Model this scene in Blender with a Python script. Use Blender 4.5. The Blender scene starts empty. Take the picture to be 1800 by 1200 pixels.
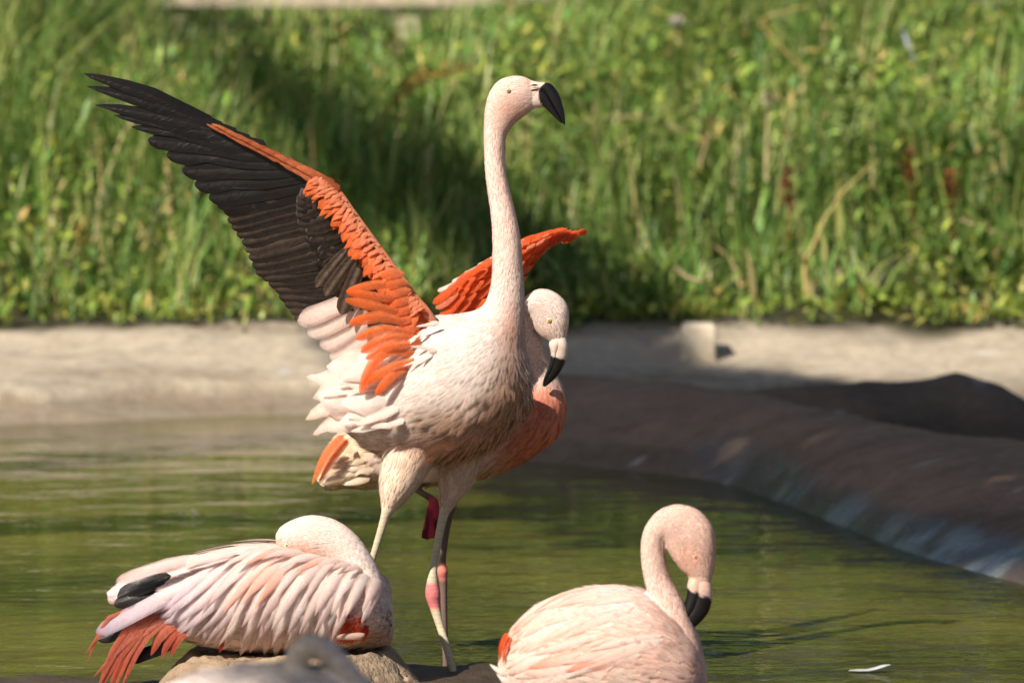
import bpy, math, random
import numpy as np
from mathutils import Vector, Matrix

random.seed(11)
rng = np.random.default_rng(11)
sc = bpy.context.scene
col = sc.collection

# ------------------------------------------------------------------ camera
D, H, F = 11.36, 1.60, 10000.0            # distance to the standing bird, lens height, focal length in 1800-px units
TANP = 0.08
pitch = math.atan(TANP)
cam_d = bpy.data.cameras.new('camera')
cam_d.sensor_width = 36.0
cam_d.lens = 200.0
cam_d.clip_end = 2000.0
cam_d.dof.use_dof = True
cam_d.dof.focus_distance = D + 0.02
cam_d.dof.aperture_fstop = 4.7
cam = bpy.data.objects.new('camera', cam_d)
cam.location = (0, -D, H)
cam.rotation_euler = (math.pi / 2 - pitch, 0, 0)
col.objects.link(cam)
sc.camera = cam

# ------------------------------------------------------------------ light
SUN_AZ, SUN_EL = math.radians(42), math.radians(42)     # sun to the left behind the camera
LDIR = np.array([math.sin(SUN_AZ) * math.cos(SUN_EL), math.cos(SUN_AZ) * math.cos(SUN_EL), -math.sin(SUN_EL)])
w = bpy.data.worlds.new('World')
sc.world = w
w.use_nodes = True
wn = w.node_tree.nodes
sky = wn.new('ShaderNodeTexSky')
sky.sky_type = 'NISHITA'
sky.sun_disc = False
sky.sun_elevation = SUN_EL
sky.sun_rotation = math.pi + SUN_AZ
sky.air_density = 1.0
sky.dust_density = 1.5
w.node_tree.links.new(sky.outputs[0], wn['Background'].inputs[0])
wn['Background'].inputs[1].default_value = 0.05
sun_d = bpy.data.lights.new('sun', 'SUN')
sun_d.energy = 5.0
sun_d.angle = math.radians(0.55)
sun_d.color = (1.0, 0.92, 0.81)
sun = bpy.data.objects.new('sun', sun_d)
sun.rotation_euler = Vector(LDIR.tolist()).to_track_quat('-Z', 'Y').to_euler()
col.objects.link(sun)
sc.view_settings.view_transform = 'Standard'
sc.view_settings.look = 'None'
sc.view_settings.exposure = 0.42
sc.view_settings.gamma = 1.0
sc.render.engine = 'CYCLES'
sc.cycles.use_denoising = True
sc.cycles.max_bounces = 6
sc.cycles.transparent_max_bounces = 16
sc.cycles.caustics_reflective = False
sc.cycles.caustics_refractive = False

# ------------------------------------------------------------------ helpers
def lin(r, g, b):
    return np.array([((c / 255) / 12.92 if c / 255 <= 0.04045 else ((c / 255 + 0.055) / 1.055) ** 2.4) for c in (r, g, b)])

CP, SP = math.cos(pitch), math.sin(pitch)

def P(px, py, Y):
    """point at depth Y seen where the 1800x1200 photograph has px, py"""
    a, b = (px - 900) / F, (600 - py) / F
    d = np.array([a, CP + b * SP, -SP + b * CP])
    return np.array([0, -D, H]) + d * ((Y + D) / d[1])

def mpp(Y):
    return (Y + D) / F

def proj(p):
    """world points to photograph pixels (used only to design plumage colours bird by bird)"""
    q = np.asarray(p) - np.array([0, -D, H])
    f = q[..., 1] * CP - q[..., 2] * SP
    u = q[..., 1] * SP + q[..., 2] * CP
    return 900 + F * q[..., 0] / f, 600 - F * u / f

def ground_pt(px, py, z=0.0):
    """where the ray through px, py meets height z"""
    a, b = (px - 900) / F, (600 - py) / F
    d = np.array([a, CP + b * SP, -SP + b * CP])
    return np.array([0, -D, H]) + d * ((z - H) / d[2])

def smooth(x, a, b):
    t = np.clip((np.asarray(x, float) - a) / (b - a), 0, 1)
    return t * t * (3 - 2 * t)

def vnoise(x, y, seed=0):
    """small 2-D value noise, vectorised"""
    x = np.asarray(x, float); y = np.asarray(y, float)
    xi, yi = np.floor(x).astype(np.int64), np.floor(y).astype(np.int64)
    fx, fy = x - xi, y - yi
    fx, fy = fx * fx * (3 - 2 * fx), fy * fy * (3 - 2 * fy)
    def h(i, j):
        n = (i * 374761393 + j * 668265263 + seed * 974711) & 0x7fffffff
        n = ((n ^ (n >> 13)) * 1274126177) & 0x7fffffff
        return (n ^ (n >> 16)) % 10007 / 10007.0
    return (h(xi, yi) * (1 - fx) + h(xi + 1, yi) * fx) * (1 - fy) + (h(xi, yi + 1) * (1 - fx) + h(xi + 1, yi + 1) * fx) * fy

def fbm(x, y, seed=0, o=4):
    s, a, t = 0, 0.5, 0
    for k in range(o):
        s = s + a * vnoise(x * 2 ** k, y * 2 ** k, seed + k); t += a; a *= 0.5
    return s / t

def link(o, parent=None):
    col.objects.link(o)
    if parent is not None:
        o.parent = parent
        if parent.type == 'EMPTY':
            o.matrix_parent_inverse = Matrix.Translation(-parent.location)
    return o

def mesh_obj(name, verts, faces, mat, parent=None, cols=None, smooth_sh=True):
    me = bpy.data.meshes.new(name)
    verts = np.asarray(verts, float)
    if isinstance(faces, np.ndarray):
        faces = faces.tolist()
    me.from_pydata(verts.tolist(), [], faces)
    me.polygons.foreach_set('use_smooth', np.full(len(me.polygons), smooth_sh))
    if cols is not None:
        at = me.attributes.new('Col', 'FLOAT_COLOR', 'POINT')
        c4 = np.ones((len(verts), 4)); c4[:, :cols.shape[1]] = np.clip(cols, 0, 1)
        at.data.foreach_set('color', c4.ravel())
    me.update()
    o = bpy.data.objects.new(name, me)
    me.materials.append(mat)
    return link(o, parent)

def empty(name, loc, label, cat, group=None):
    o = bpy.data.objects.new(name, None)
    o.location = Vector([float(v) for v in loc])
    o.empty_display_size = 0.1
    col.objects.link(o)
    o['label'] = label; o['category'] = cat
    if group: o['group'] = group
    return o

def tag(o, label=None, cat=None, group=None, kind=None):
    if label: o['label'] = label
    if cat: o['category'] = cat
    if group: o['group'] = group
    if kind: o['kind'] = kind
    return o

# ------------------------------------------------------------------ materials
def newmat(name):
    m = bpy.data.materials.new(name)
    m.use_nodes = True
    return m, m.node_tree.nodes, m.node_tree.links, m.node_tree.nodes['Principled BSDF']

def attr_mat(name, rough=0.6, spec=0.3, trans=0.0, nscale=60, nstr=0.15, bump=0.0, bscale=200, sheen=0.0, barbs=0.0, soft=False):
    """colour from the mesh's own Col attribute, mottled a little, thin-leaf light passing through by trans"""
    m, n, l, b = newmat(name)
    at = n.new('ShaderNodeAttribute'); at.attribute_name = 'Col'
    tc = n.new('ShaderNodeTexCoord')
    nz = n.new('ShaderNodeTexNoise'); nz.inputs['Scale'].default_value = nscale; nz.inputs['Detail'].default_value = 4
    l.new(tc.outputs['Object'], nz.inputs['Vector'])
    mr = n.new('ShaderNodeMapRange')
    mr.inputs[1].default_value = 0.3; mr.inputs[2].default_value = 0.7
    mr.inputs[3].default_value = 1 - nstr; mr.inputs[4].default_value = 1 + nstr
    l.new(nz.outputs['Fac'], mr.inputs[0])
    mx = n.new('ShaderNodeVectorMath'); mx.operation = 'MULTIPLY'
    l.new(at.outputs['Color'], mx.inputs[0]); l.new(mr.outputs[0], mx.inputs[1])
    l.new(mx.outputs[0], b.inputs['Base Color'])
    b.inputs['Roughness'].default_value = rough
    b.inputs['Specular IOR Level'].default_value = spec
    if barbs:      # fine slanting barb streaks in each feather's own coordinates
        fa = n.new('ShaderNodeAttribute'); fa.attribute_name = 'Barb'
        bn = n.new('ShaderNodeTexNoise'); bn.inputs['Scale'].default_value = 1.0; bn.inputs['Detail'].default_value = 3
        l.new(fa.outputs['Vector'], bn.inputs['Vector'])
        b2 = n.new('ShaderNodeMapRange'); b2.inputs[1].default_value = .3; b2.inputs[2].default_value = .7
        b2.inputs[3].default_value = 1 - barbs; b2.inputs[4].default_value = 1 + barbs * .7
        l.new(bn.outputs['Fac'], b2.inputs[0])
        m3 = n.new('ShaderNodeVectorMath'); m3.operation = 'MULTIPLY'
        l.new(mx.outputs[0], m3.inputs[0]); l.new(b2.outputs[0], m3.inputs[1])
        mx = m3
        l.new(mx.outputs[0], b.inputs['Base Color'])
        bb = n.new('ShaderNodeBump'); bb.inputs['Strength'].default_value = 0.5; bb.inputs['Distance'].default_value = 0.0015
        l.new(bn.outputs['Fac'], bb.inputs['Height']); l.new(bb.outputs[0], b.inputs['Normal'])
    if sheen:
        b.inputs['Sheen Weight'].default_value = sheen
    if bump:
        bz = n.new('ShaderNodeTexNoise'); bz.inputs['Scale'].default_value = bscale; bz.inputs['Detail'].default_value = 3
        l.new(tc.outputs['Object'], bz.inputs['Vector'])
        bp = n.new('ShaderNodeBump'); bp.inputs['Strength'].default_value = bump; bp.inputs['Distance'].default_value = 0.003
        l.new(bz.outputs['Fac'], bp.inputs['Height']); l.new(bp.outputs[0], b.inputs['Normal'])
    if trans:
        tr = n.new('ShaderNodeBsdfTranslucent'); l.new(mx.outputs[0], tr.inputs['Color'])
        ms = n.new('ShaderNodeMixShader'); ms.inputs[0].default_value = trans
        out = n['Material Output']
        l.new(b.outputs[0], ms.inputs[1]); l.new(tr.outputs[0], ms.inputs[2]); l.new(ms.outputs[0], out.inputs['Surface'])
    if soft:       # loose barbs: vane edges and tips thin out
        tp = n.new('ShaderNodeBsdfTransparent'); m4 = n.new('ShaderNodeMixShader'); out = n['Material Output']
        src = out.inputs['Surface'].links[0].from_socket
        l.new(at.outputs['Alpha'], m4.inputs[0]); l.new(tp.outputs[0], m4.inputs[1]); l.new(src, m4.inputs[2]); l.new(m4.outputs[0], out.inputs['Surface'])
    return m

M_SKIN = attr_mat('plumage_and_skin', 0.8, 0.15, 0.0, 55, 0.05, 0.22, 260)
M_FEATHER = attr_mat('pale_feather', 0.8, 0.12, 0.22, 90, 0.05, barbs=0.12, soft=True)
M_DOWN = attr_mat('soft_down', 0.85, 0.1, 0.04, 90, 0.05, soft=True)
M_ORANGE = attr_mat('orange_feather', 0.7, 0.15, 0.42, 120, 0.08, barbs=0.25, soft=True)
M_BLACK = attr_mat('black_feather', 0.38, 0.35, 0.0, 70, 0.3, barbs=0.45)
M_BILL = attr_mat('bill_horn', 0.32, 0.5, 0.0, 80, 0.12, 0.15, 120)
M_EYE = attr_mat('eye', 0.1, 0.5)
M_GRASS = attr_mat('grass_blade', 0.45, 0.4, 0.2, 9, 0.12)
M_LEAF = attr_mat('weed_leaf', 0.45, 0.4, 0.2, 9, 0.12)
M_DRY = attr_mat('dry_stem', 0.8, 0.2, 0.1, 25, 0.25)
M_WOOD = attr_mat('weathered_wood', 0.85, 0.2, 0.0, 14, 0.25, 0.4, 40)
M_STONE = attr_mat('pale_stone', 0.85, 0.2, 0.0, 22, 0.2, 0.6, 45)
M_TREE = attr_mat('tree_leaf', 0.6, 0.3, 0.15, 5, 0.15)

def mat_bank():
    m, n, l, b = newmat('bank')
    at = n.new('ShaderNodeAttribute'); at.attribute_name = 'Col'
    wet = n.new('ShaderNodeAttribute'); wet.attribute_name = 'Wet'
    tc = n.new('ShaderNodeTexCoord')
    def noise(scale, det, vec=None, sc3=None):
        z = n.new('ShaderNodeTexNoise'); z.inputs['Scale'].default_value = scale; z.inputs['Detail'].default_value = det
        z.inputs['Roughness'].default_value = 0.65
        if sc3:
            mp = n.new('ShaderNodeMapping'); mp.inputs['Scale'].default_value = sc3
            l.new(tc.outputs['Object'], mp.inputs['Vector']); l.new(mp.outputs[0], z.inputs['Vector'])
        else:
            l.new(tc.outputs['Object'], z.inputs['Vector'])
        return z
    n1 = noise(2.2, 8, sc3=(1, 2.2, 3)); n2 = noise(24, 6); n3 = noise(90, 4)
    add = n.new('ShaderNodeMath'); add.operation = 'ADD'
    l.new(n1.outputs['Fac'], add.inputs[0]); l.new(n2.outputs['Fac'], add.inputs[1])
    mr = n.new('ShaderNodeMapRange')
    mr.inputs[1].default_value = 0.7; mr.inputs[2].default_value = 1.35; mr.inputs[3].default_value = 0.62; mr.inputs[4].default_value = 1.22
    l.new(add.outputs[0], mr.inputs[0])
    mx = n.new('ShaderNodeVectorMath'); mx.operation = 'MULTIPLY'
    l.new(at.outputs['Color'], mx.inputs[0]); l.new(mr.outputs[0], mx.inputs[1])
    l.new(mx.outputs[0], b.inputs['Base Color'])
    rr = n.new('ShaderNodeMapRange')
    rr.inputs[3].default_value = 0.9; rr.inputs[4].default_value = 0.22
    l.new(wet.outputs['Fac'], rr.inputs[0]); l.new(rr.outputs[0], b.inputs['Roughness'])
    l.new(wet.outputs['Fac'], b.inputs['Coat Weight']); b.inputs['Coat Roughness'].default_value = 0.2; b.inputs['Coat IOR'].default_value = 1.7
    bp = n.new('ShaderNodeBump'); bp.inputs['Strength'].default_value = 0.6; bp.inputs['Distance'].default_value = 0.02
    a2 = n.new('ShaderNodeMath'); a2.operation = 'ADD'
    l.new(n2.outputs['Fac'], a2.inputs[0]); l.new(n3.outputs['Fac'], a2.inputs[1])
    l.new(a2.outputs[0], bp.inputs['Height']); l.new(bp.outputs[0], b.inputs['Normal'])
    return m
M_BANK = mat_bank()

def mat_water():
    m, n, l, b = newmat('pond_water')
    b.inputs['Base Color'].default_value = (*lin(86, 82, 34), 1)
    b.inputs['Roughness'].default_value = 0.035
    b.inputs['IOR'].default_value = 1.33
    tc = n.new('ShaderNodeTexCoord')
    # murk: algae thicker here and there
    cz = n.new('ShaderNodeTexNoise'); cz.inputs['Scale'].default_value = 0.9; cz.inputs['Detail'].default_value = 5
    l.new(tc.outputs['Object'], cz.inputs['Vector'])
    cr = n.new('ShaderNodeValToRGB')
    cr.color_ramp.elements[0].position = 0.35; cr.color_ramp.elements[0].color = (*lin(48, 50, 22), 1)
    cr.color_ramp.elements[1].position = 0.7; cr.color_ramp.elements[1].color = (*lin(112, 106, 50), 1)
    l.new(cz.outputs['Fac'], cr.inputs[0]); l.new(cr.outputs[0], b.inputs['Base Color'])
    def nz(scale, det, sx, sy, rot=0.0):
        mp = n.new('ShaderNodeMapping'); mp.inputs['Scale'].default_value = (sx, sy, 1); mp.inputs['Rotation'].default_value = (0, 0, rot)
        z = n.new('ShaderNodeTexNoise'); z.inputs['Scale'].default_value = scale; z.inputs['Detail'].default_value = det
        l.new(tc.outputs['Object'], mp.inputs['Vector']); l.new(mp.outputs[0], z.inputs['Vector'])
        return z
    a = nz(2.6, 2, 1.0, 1.5, 0.2); c = nz(13, 3, 0.9, 1.3, -0.25)
    ma = n.new('ShaderNodeMath'); ma.operation = 'MULTIPLY_ADD'; ma.inputs[1].default_value = 0.26
    l.new(c.outputs['Fac'], ma.inputs[0]); l.new(a.outputs['Fac'], ma.inputs[2])
    bp = n.new('ShaderNodeBump'); bp.inputs['Strength'].default_value = 1.0; bp.inputs['Distance'].default_value = 0.0078
    l.new(ma.outputs[0], bp.inputs['Height']); l.new(bp.outputs[0], b.inputs['Normal'])
    return m
M_WATER = mat_water()

def mat_mud(name='mud', k=1.0, rough=.85):
    m, n, l, b = newmat(name)
    tc = n.new('ShaderNodeTexCoord')
    z = n.new('ShaderNodeTexNoise'); z.inputs['Scale'].default_value = 14; z.inputs['Detail'].default_value = 8; z.inputs['Roughness'].default_value = 0.7
    l.new(tc.outputs['Object'], z.inputs['Vector'])
    cr = n.new('ShaderNodeValToRGB')
    cr.color_ramp.elements[0].position = 0.3; cr.color_ramp.elements[0].color = (*lin(120, 98, 76) * k, 1)
    cr.color_ramp.elements[1].position = 0.75; cr.color_ramp.elements[1].color = (*lin(190, 166, 138) * k, 1)
    l.new(z.outputs['Fac'], cr.inputs[0]); l.new(cr.outputs[0], b.inputs['Base Color'])
    b.inputs['Roughness'].default_value = rough
    z2 = n.new('ShaderNodeTexNoise'); z2.inputs['Scale'].default_value = 130; z2.inputs['Detail'].default_value = 4
    l.new(tc.outputs['Object'], z2.inputs['Vector'])
    bp = n.new('ShaderNodeBump'); bp.inputs['Strength'].default_value = 0.8; bp.inputs['Distance'].default_value = 0.006
    l.new(z2.outputs['Fac'], bp.inputs['Height']); l.new(bp.outputs[0], b.inputs['Normal'])
    return m
M_MUD = mat_mud()
M_WETMUD = mat_mud('wet_mud', .22, .45)

# ------------------------------------------------------------------ terrain
_sh_px = np.array([-3000, -400, 0, 300, 560, 700, 850, 1000, 1200, 1320, 1410, 1500, 1650, 1800, 2100, 2600, 3600])
_sh_d = np.array([16.2, 16.4, 16.55, 17.1, 17.3, 16.6, 16.0, 15.7, 15.45, 15.1, 14.6, 14.05, 13.4, 13.0, 12.2, 10.5, 7.0])
_sh_x = (_sh_px - 900) / F * _sh_d
_sh_Y = _sh_d - D
_cr_x = np.array([-3, -0.4, 0.17, 0.57, 0.93, 1.35, 2.2, 6])
_cr_s = np.array([0.6, 0.7, 0.9, 0.95, 1.6, 2.0, 2.4, 3.0])

def terrain_z(x, Y):
    x = np.asarray(x, float); Y = np.asarray(Y, float)
    wob = (fbm(x * 1.7, Y * 1.7, 3) - 0.5)
    far = np.interp(Y + wob * 0.18, [5.2, 5.74, 5.94, 5.953, 6.5, 6.65, 7.0, 9.0, 12.0, 14.0, 40, 400],
                    [-0.3, 0.0, 0.042, 0.078, 0.195, 0.215, 0.23, 0.50, 0.86, 1.05, 1.3, 2.0])
    shl = np.interp(x, [-9, -2.2, -1.55, -1.3, -.95, -.6, 0, 9], [-.5, -.36, -.26, -.16, .0, .14, .0, .0])     # the slab's foot swings towards the viewer at the left
    ky = np.clip((6.3 - Y) / .56, 0, 1)
    far = np.interp(Y + wob * 0.18 - shl * ky, [5.2, 5.74, 5.94, 5.953, 6.5, 6.65, 7.0, 9.0, 12.0, 14.0, 40, 400],
                    [-0.3, 0.0, 0.042, 0.078, 0.195, 0.215, 0.23, 0.50, 0.86, 1.05, 1.3, 2.0])
    sm = sum(np.interp(x + q, _sh_x, _sh_Y) for q in (-.14, -.07, 0, .07, .14)) / 5
    s = Y - sm - wob * 0.12
    scr = np.interp(x, _cr_x, _cr_s)
    t = s / scr
    up = np.where(t < 1, np.sin(np.clip(t, -0.6, 1) * math.pi / 2), 1 - smooth(t, 1.0, 1.0 + 0.55 / scr))
    apron = (0.175 + 0.02 * wob) * up - 0.30 * (1 - smooth(x, -0.75, -0.25)) - 0.03 * smooth(t, 1.15, 1.5)
    apron = np.where(t < -0.6, -0.3, apron)
    near = np.interp(Y, [-60, -9, -7, -6], [0.4, 0.38, 0.3, -0.3])
    left = np.interp(x, [-14, -11, -9.5], [0.5, 0.2, -0.3])
    rz = np.interp(x + .05 * wob, [.45, .66, .9, 1.0, 1.18, 1.30, 1.42, 1.62], [0, .15, .165, .168, .186, .2, .16, .05]) * (.95 + .14 * fbm(x * 5, Y * 3, 44))
    ridge = rz * np.exp(-((Y - 5.22 - .4 * wob) / .27) ** 2) - .02
    z = np.maximum(np.maximum(far, np.maximum(apron, ridge)), np.maximum(near, left))
    land = smooth(z, -0.02, 0.04)
    z = z + land * ((fbm(x * 6, Y * 6, 9) - 0.5) * 0.014 + (fbm(x * 20, Y * 14, 5) - 0.5) * 0.008)
    return z

def grid(xs, ys):
    X, Yg = np.meshgrid(xs, ys)
    nx, ny = len(xs), len(ys)
    i = np.arange(nx * ny).reshape(ny, nx)
    f = np.stack([i[:-1, :-1], i[:-1, 1:], i[1:, 1:], i[1:, :-1]], -1).reshape(-1, 4)
    return X.ravel(), Yg.ravel(), f

xs = np.concatenate([[-400, -150, -60, -30, -18, -13, -11, -9, -7, -5, -4, -3.4], np.linspace(-3, 3.2, 190), [3.6, 4.2, 5, 7, 9, 13, 20, 40, 120, 400]])
ys = np.concatenate([[-200, -60, -30, -14, -10, -9, -8, -7, -6.5, -6, -5, -4, -2, 0, 1], np.linspace(1.4, 7.4, 200), np.linspace(7.6, 14, 26), [16, 20, 30, 60, 150, 600]])
X, Yg, f = grid(xs, ys)
Z = terrain_z(X, Yg)
concrete = lin(195, 180, 158); apronc = lin(166, 136, 114); soil = lin(60, 58, 32)
nz = fbm(X * 3, Yg * 3, 21)
# the apron on the right takes a darker, browner colour than the slab
isap = smooth(X - 0.02 * (nz - .5), -0.75, -0.4) * (1 - smooth(Yg, 5.55, 5.75))
cc = concrete * (1 - isap[:, None]) + apronc * isap[:, None]
isr = smooth(X, .58, .7) * (1 - smooth(X, 1.6, 1.75)) * np.exp(-((Yg - 5.2) / .3) ** 6)                # bare dark rock in the hollow
cc = cc * (1 - isr[:, None]) + lin(112, 98, 84) * isr[:, None]
band = (1 - smooth(Z, 0.04, 0.07)) * 0.6                                   # tide line of silt
cc = cc * (1 - band[:, None]) + lin(120, 104, 84) * band[:, None]
stain = smooth(fbm(X * 2.2, Yg * 9, 33), .5, .68)[:, None] * .3 + smooth(fbm(X * 11, Yg * 14, 35), .62, .72)[:, None] * .25
cc = cc * (1 - stain) + lin(128, 106, 80) * stain
drop = smooth(vnoise(X * 17, Yg * 13, 90), .93, .97)[:, None] * .7          # droppings
cc = cc * (1 - drop) + lin(226, 222, 212) * drop
so = smooth(Yg + (nz - 0.5) * 0.5, 6.45, 6.72)[:, None]
cc = cc * (1 - so) + soil * so
wet = (1 - smooth(Z + (nz - 0.5) * 0.10, 0.045, 0.11)) * smooth(X, 0.4, 0.7)
cc = cc * (1 - 0.45 * wet[:, None])
wet = wet * (1 - smooth(Yg - np.interp(X, _sh_x, _sh_Y), .3, .55))
wet_glare = wet * smooth(fbm(X * 12, Yg * 9, 67), .46, .62) * smooth(X, .62, .8) * (1 - smooth(Z, .05, .1))  # pale bluish glare of the wet edge, painted into the colour
cc = cc * (1 - .75 * wet_glare[:, None]) + lin(176, 190, 194) * .75 * wet_glare[:, None]
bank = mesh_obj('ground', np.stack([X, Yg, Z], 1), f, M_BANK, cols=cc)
wa = bank.data.attributes.new('Wet', 'FLOAT', 'POINT'); wa.data.foreach_set('value', wet.astype(np.float32))
tag(bank, kind='structure')

wx, wy, wf = grid(np.linspace(-12, 7, 20), np.linspace(-7, 8, 16))
water = mesh_obj('water', np.stack([wx, wy, wx * 0], 1), wf, M_WATER)
tag(water, kind='structure')

# mud flat the birds rest on
def mud_edge(x):
    return np.interp(x, [-4, -1.2, -1.0, -0.86, -0.8, -0.3, -0.22, -0.05, 0.02, 0.3, 1.5, 4], [-0.5, -.1, 0.01, 0.0, -.1, -.05, 0.17, 0.18, 0.08, -0.22, -0.3, -0.7])
mxs, mys = np.linspace(-3, 3, 200), np.linspace(-4.2, 0.5, 160)
X, Yg, f = grid(mxs, mys)
e = mud_edge(X) - Yg + (fbm(X * 9, Yg * 9, 4) - 0.5) * 0.08
e2 = np.minimum(e, np.minimum(Yg + 4.1, np.minimum(X + 2.9, 2.9 - X)))
Z = np.clip(e2 * 0.35, -0.05, 0.03) + (fbm(X * 14, Yg * 14, 8) - 0.5) * 0.018
mud = mesh_obj('mud_flat', np.stack([X, Yg, Z], 1), f, M_WETMUD)
tag(mud, kind='structure')

# ------------------------------------------------------------------ grass and weeds on the far bank
def blades(base, h, wd, az, lean, colr, rows=4, droop=0.25):
    """many tapering blades as one vertex/face set"""
    N = len(base)
    t = np.linspace(0, 1, rows + 1)
    dirx, diry = np.cos(az), np.sin(az)
    V = np.zeros((N, rows + 1, 2, 3)); C = np.zeros((N, rows + 1, 2, 3))
    sx, sy = -diry, dirx
    for k, tt in enumerate(t):
        out = h * lean * tt ** 2
        z = h * (tt - droop * lean * tt ** 3)
        wk = wd * (1 - tt ** 1.5) * 0.5 + 0.0004
        c = base + np.stack([out * dirx, out * diry, z], 1)
        o = np.stack([sx * wk, sy * wk, 0 * wk], 1)
        V[:, k, 0] = c - o; V[:, k, 1] = c + o
        C[:, k, 0] = C[:, k, 1] = colr
    idx = np.arange(N * (rows + 1) * 2).reshape(N, rows + 1, 2)
    f = np.stack([idx[:, :-1, 0], idx[:, :-1, 1], idx[:, 1:, 1], idx[:, 1:, 0]], -1).reshape(-1, 4)
    return V.reshape(-1, 3), f, C.reshape(-1, 3)

def leaves(cen, size, colr, up=0.5, asp=0.55):
    """many folded ovate leaves, 4 triangles each"""
    N = len(cen)
    a = rng.uniform(0, 2 * math.pi, N); tilt = rng.normal(up, 0.45, N)
    ax = np.stack([np.cos(a) * np.cos(tilt), np.sin(a) * np.cos(tilt), np.sin(tilt)], 1)
    side = np.stack([-np.sin(a), np.cos(a), rng.normal(0, 0.35, N)], 1)
    side /= np.linalg.norm(side, axis=1)[:, None]
    nrm = np.cross(ax, side)
    s = size[:, None]
    V = np.stack([cen, cen + ax * s * .45 + side * s * asp * .5 + nrm * s * .12, cen + ax * s, cen + ax * s * .45 - side * s * asp * .5 + nrm * s * .12, cen + ax * s * .5], 1)
    i = np.arange(N)[:, None] * 5
    f = np.concatenate([i + np.array([[0, 1, 4]]), i + np.array([[1, 2, 4]]), i + np.array([[2, 3, 4]]), i + np.array([[3, 0, 4]])])
    return V.reshape(-1, 3), f, np.repeat(colr, 5, axis=0)

def palette(N, cols, wts, jit=0.18):
    k = rng.choice(len(cols), N, p=np.array(wts) / sum(wts))
    c = np.array(cols)[k]
    return c * (1 + rng.normal(0, jit, (N, 1))).clip(0.45, 1.6) * (1 + rng.normal(0, 0.06, (N, 3)))

def pts(N, x0, x1, y0, y1):
    x = rng.uniform(x0, x1, N); y = rng.uniform(y0, y1, N)
    return x, y

G1, G2, G3, G4 = lin(132, 160, 74), lin(92, 128, 58), lin(184, 196, 112), lin(206, 192, 134)
# tall grass in tussocks
N = 52000
x, y = pts(N, -3.4, 3.6, 6.75, 13.8)
clump = fbm(x * 2.1, y * 2.1, 31)
keep = rng.random(N) < smooth(fbm(x * 4.2, y * 3.2, 31), 0.40, 0.60) * 0.95 + 0.05
x, y, clump = x[keep], y[keep], clump[keep]
N = len(x)
front = smooth(y, 6.75, 8.2)
leftness = 1 - smooth(x, -0.7, 0.9)
h = (0.16 + 0.42 * front * (0.55 + 0.6 * clump)) * rng.uniform(0.6, 1.25, N) * (0.75 + 0.4 * leftness)
h = h * (1 - 0.88 * smooth(y, 9.2, 11.2) * smooth(x, -1.7, -1.35) * (1 - smooth(x, -.35, -.1)))
h = h * (.45 + 1.15 * smooth(fbm(x * 1.5 + 31, y * 1.1, 19), .3, .7))
lean = rng.gamma(2.6, 0.24, N).clip(0.05, 1.4)
tv = fbm(x * 1.1, y * 1.1, 77)
cg = palette(N, [G1, G2, G3, G4], [4, 4, 2.2, 0.8]) * (0.30 + 1.15 * tv)[:, None]
v, f, c = blades(np.stack([x, y, terrain_z(x, y) - 0.01], 1), h, rng.uniform(0.006, 0.015, N), rng.uniform(0, 2 * math.pi, N), lean, cg)
g = mesh_obj('tall_grass', v, f, M_GRASS, cols=c)
tag(g, 'dense sunlit green grass covering the slope behind the pond wall', 'grass', kind='stuff')

# broad arching blades standing in sheaves among the grass
N = 8500
x, y = pts(N, -3.4, 3.6, 6.9, 13.0)
sh = fbm(x * 1.6 + 4, y * 1.6, 93)
k_ = (sh > .45) & ~((y > 9.3) & (x > -1.6) & (x < -.12)); x, y, sh = x[k_], y[k_], sh[k_]; N = len(x)
h = rng.uniform(.28, .62, N) * (.5 + .5 * smooth(y, 6.9, 8.4))
v, f, c = blades(np.stack([x, y, terrain_z(x, y) - 0.01], 1), h, rng.uniform(.014, .028, N), rng.uniform(0, 2 * math.pi, N), rng.gamma(3, .2, N).clip(.1, 1.2), palette(N, [lin(150, 172, 92), lin(118, 154, 76), lin(170, 178, 104), lin(190, 176, 120)], [3, 3, 2, .6]), rows=5, droop=.4)
g = mesh_obj('reed_grass', v, f, M_GRASS, cols=c)
tag(g, 'pale broad bladed reed grass arching in sheaves on the slope', 'grass', kind='stuff')

# leafy weeds: denser on the right and along the foot
N = 64000
x, y = pts(N, -3.4, 3.6, 6.55, 12.5)
wclump = fbm(x * 2.6 + 9, y * 2.6, 55)
rightness = smooth(x, -0.6, 1.0)
keep = rng.random(N) < (0.4 + 0.5 * rightness) * smooth(wclump, 0.32, 0.55) + 0.25 * (y < 7.3)
x, y, wclump = x[keep], y[keep], wclump[keep]
N = len(x)
mound = smooth(fbm(x * 2.6 + 3, y * 2.0 + 8, 71), .36, .64)
hh = rng.random(N) ** 0.55 * (0.05 + 0.52 * smooth(y, 6.6, 7.6) * mound)
fen = smooth(y, 9.2, 11.2) * smooth(x, -1.7, -1.35) * (1 - smooth(x, -.35, -.1)); hh = hh * (1 - .8 * fen)
W1, W2, W3, W4 = lin(136, 164, 70), lin(96, 132, 58), lin(182, 190, 88), lin(198, 176, 110)
low = 1 - smooth(y, 6.6, 7.6)
cw = palette(N, [W1, W2, W3, W4], [4, 3.5, 2, 0.8]) * (.36 + 1.0 * fbm(x * 1.3 + 5, y * 1.3, 29))[:, None] * (1 - 0.25 * low[:, None]) + low[:, None] * lin(120, 108, 34) * 0.35
v, f, c = leaves(np.stack([x, y, terrain_z(x, y) + hh], 1), rng.uniform(0.03, 0.085, N), cw, asp=.36)
g = mesh_obj('leafy_weeds', v, f, M_LEAF, cols=c)
tag(g, 'low leafy yellow green weeds spreading along the foot of the grassy slope', 'weeds', kind='stuff')

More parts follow.
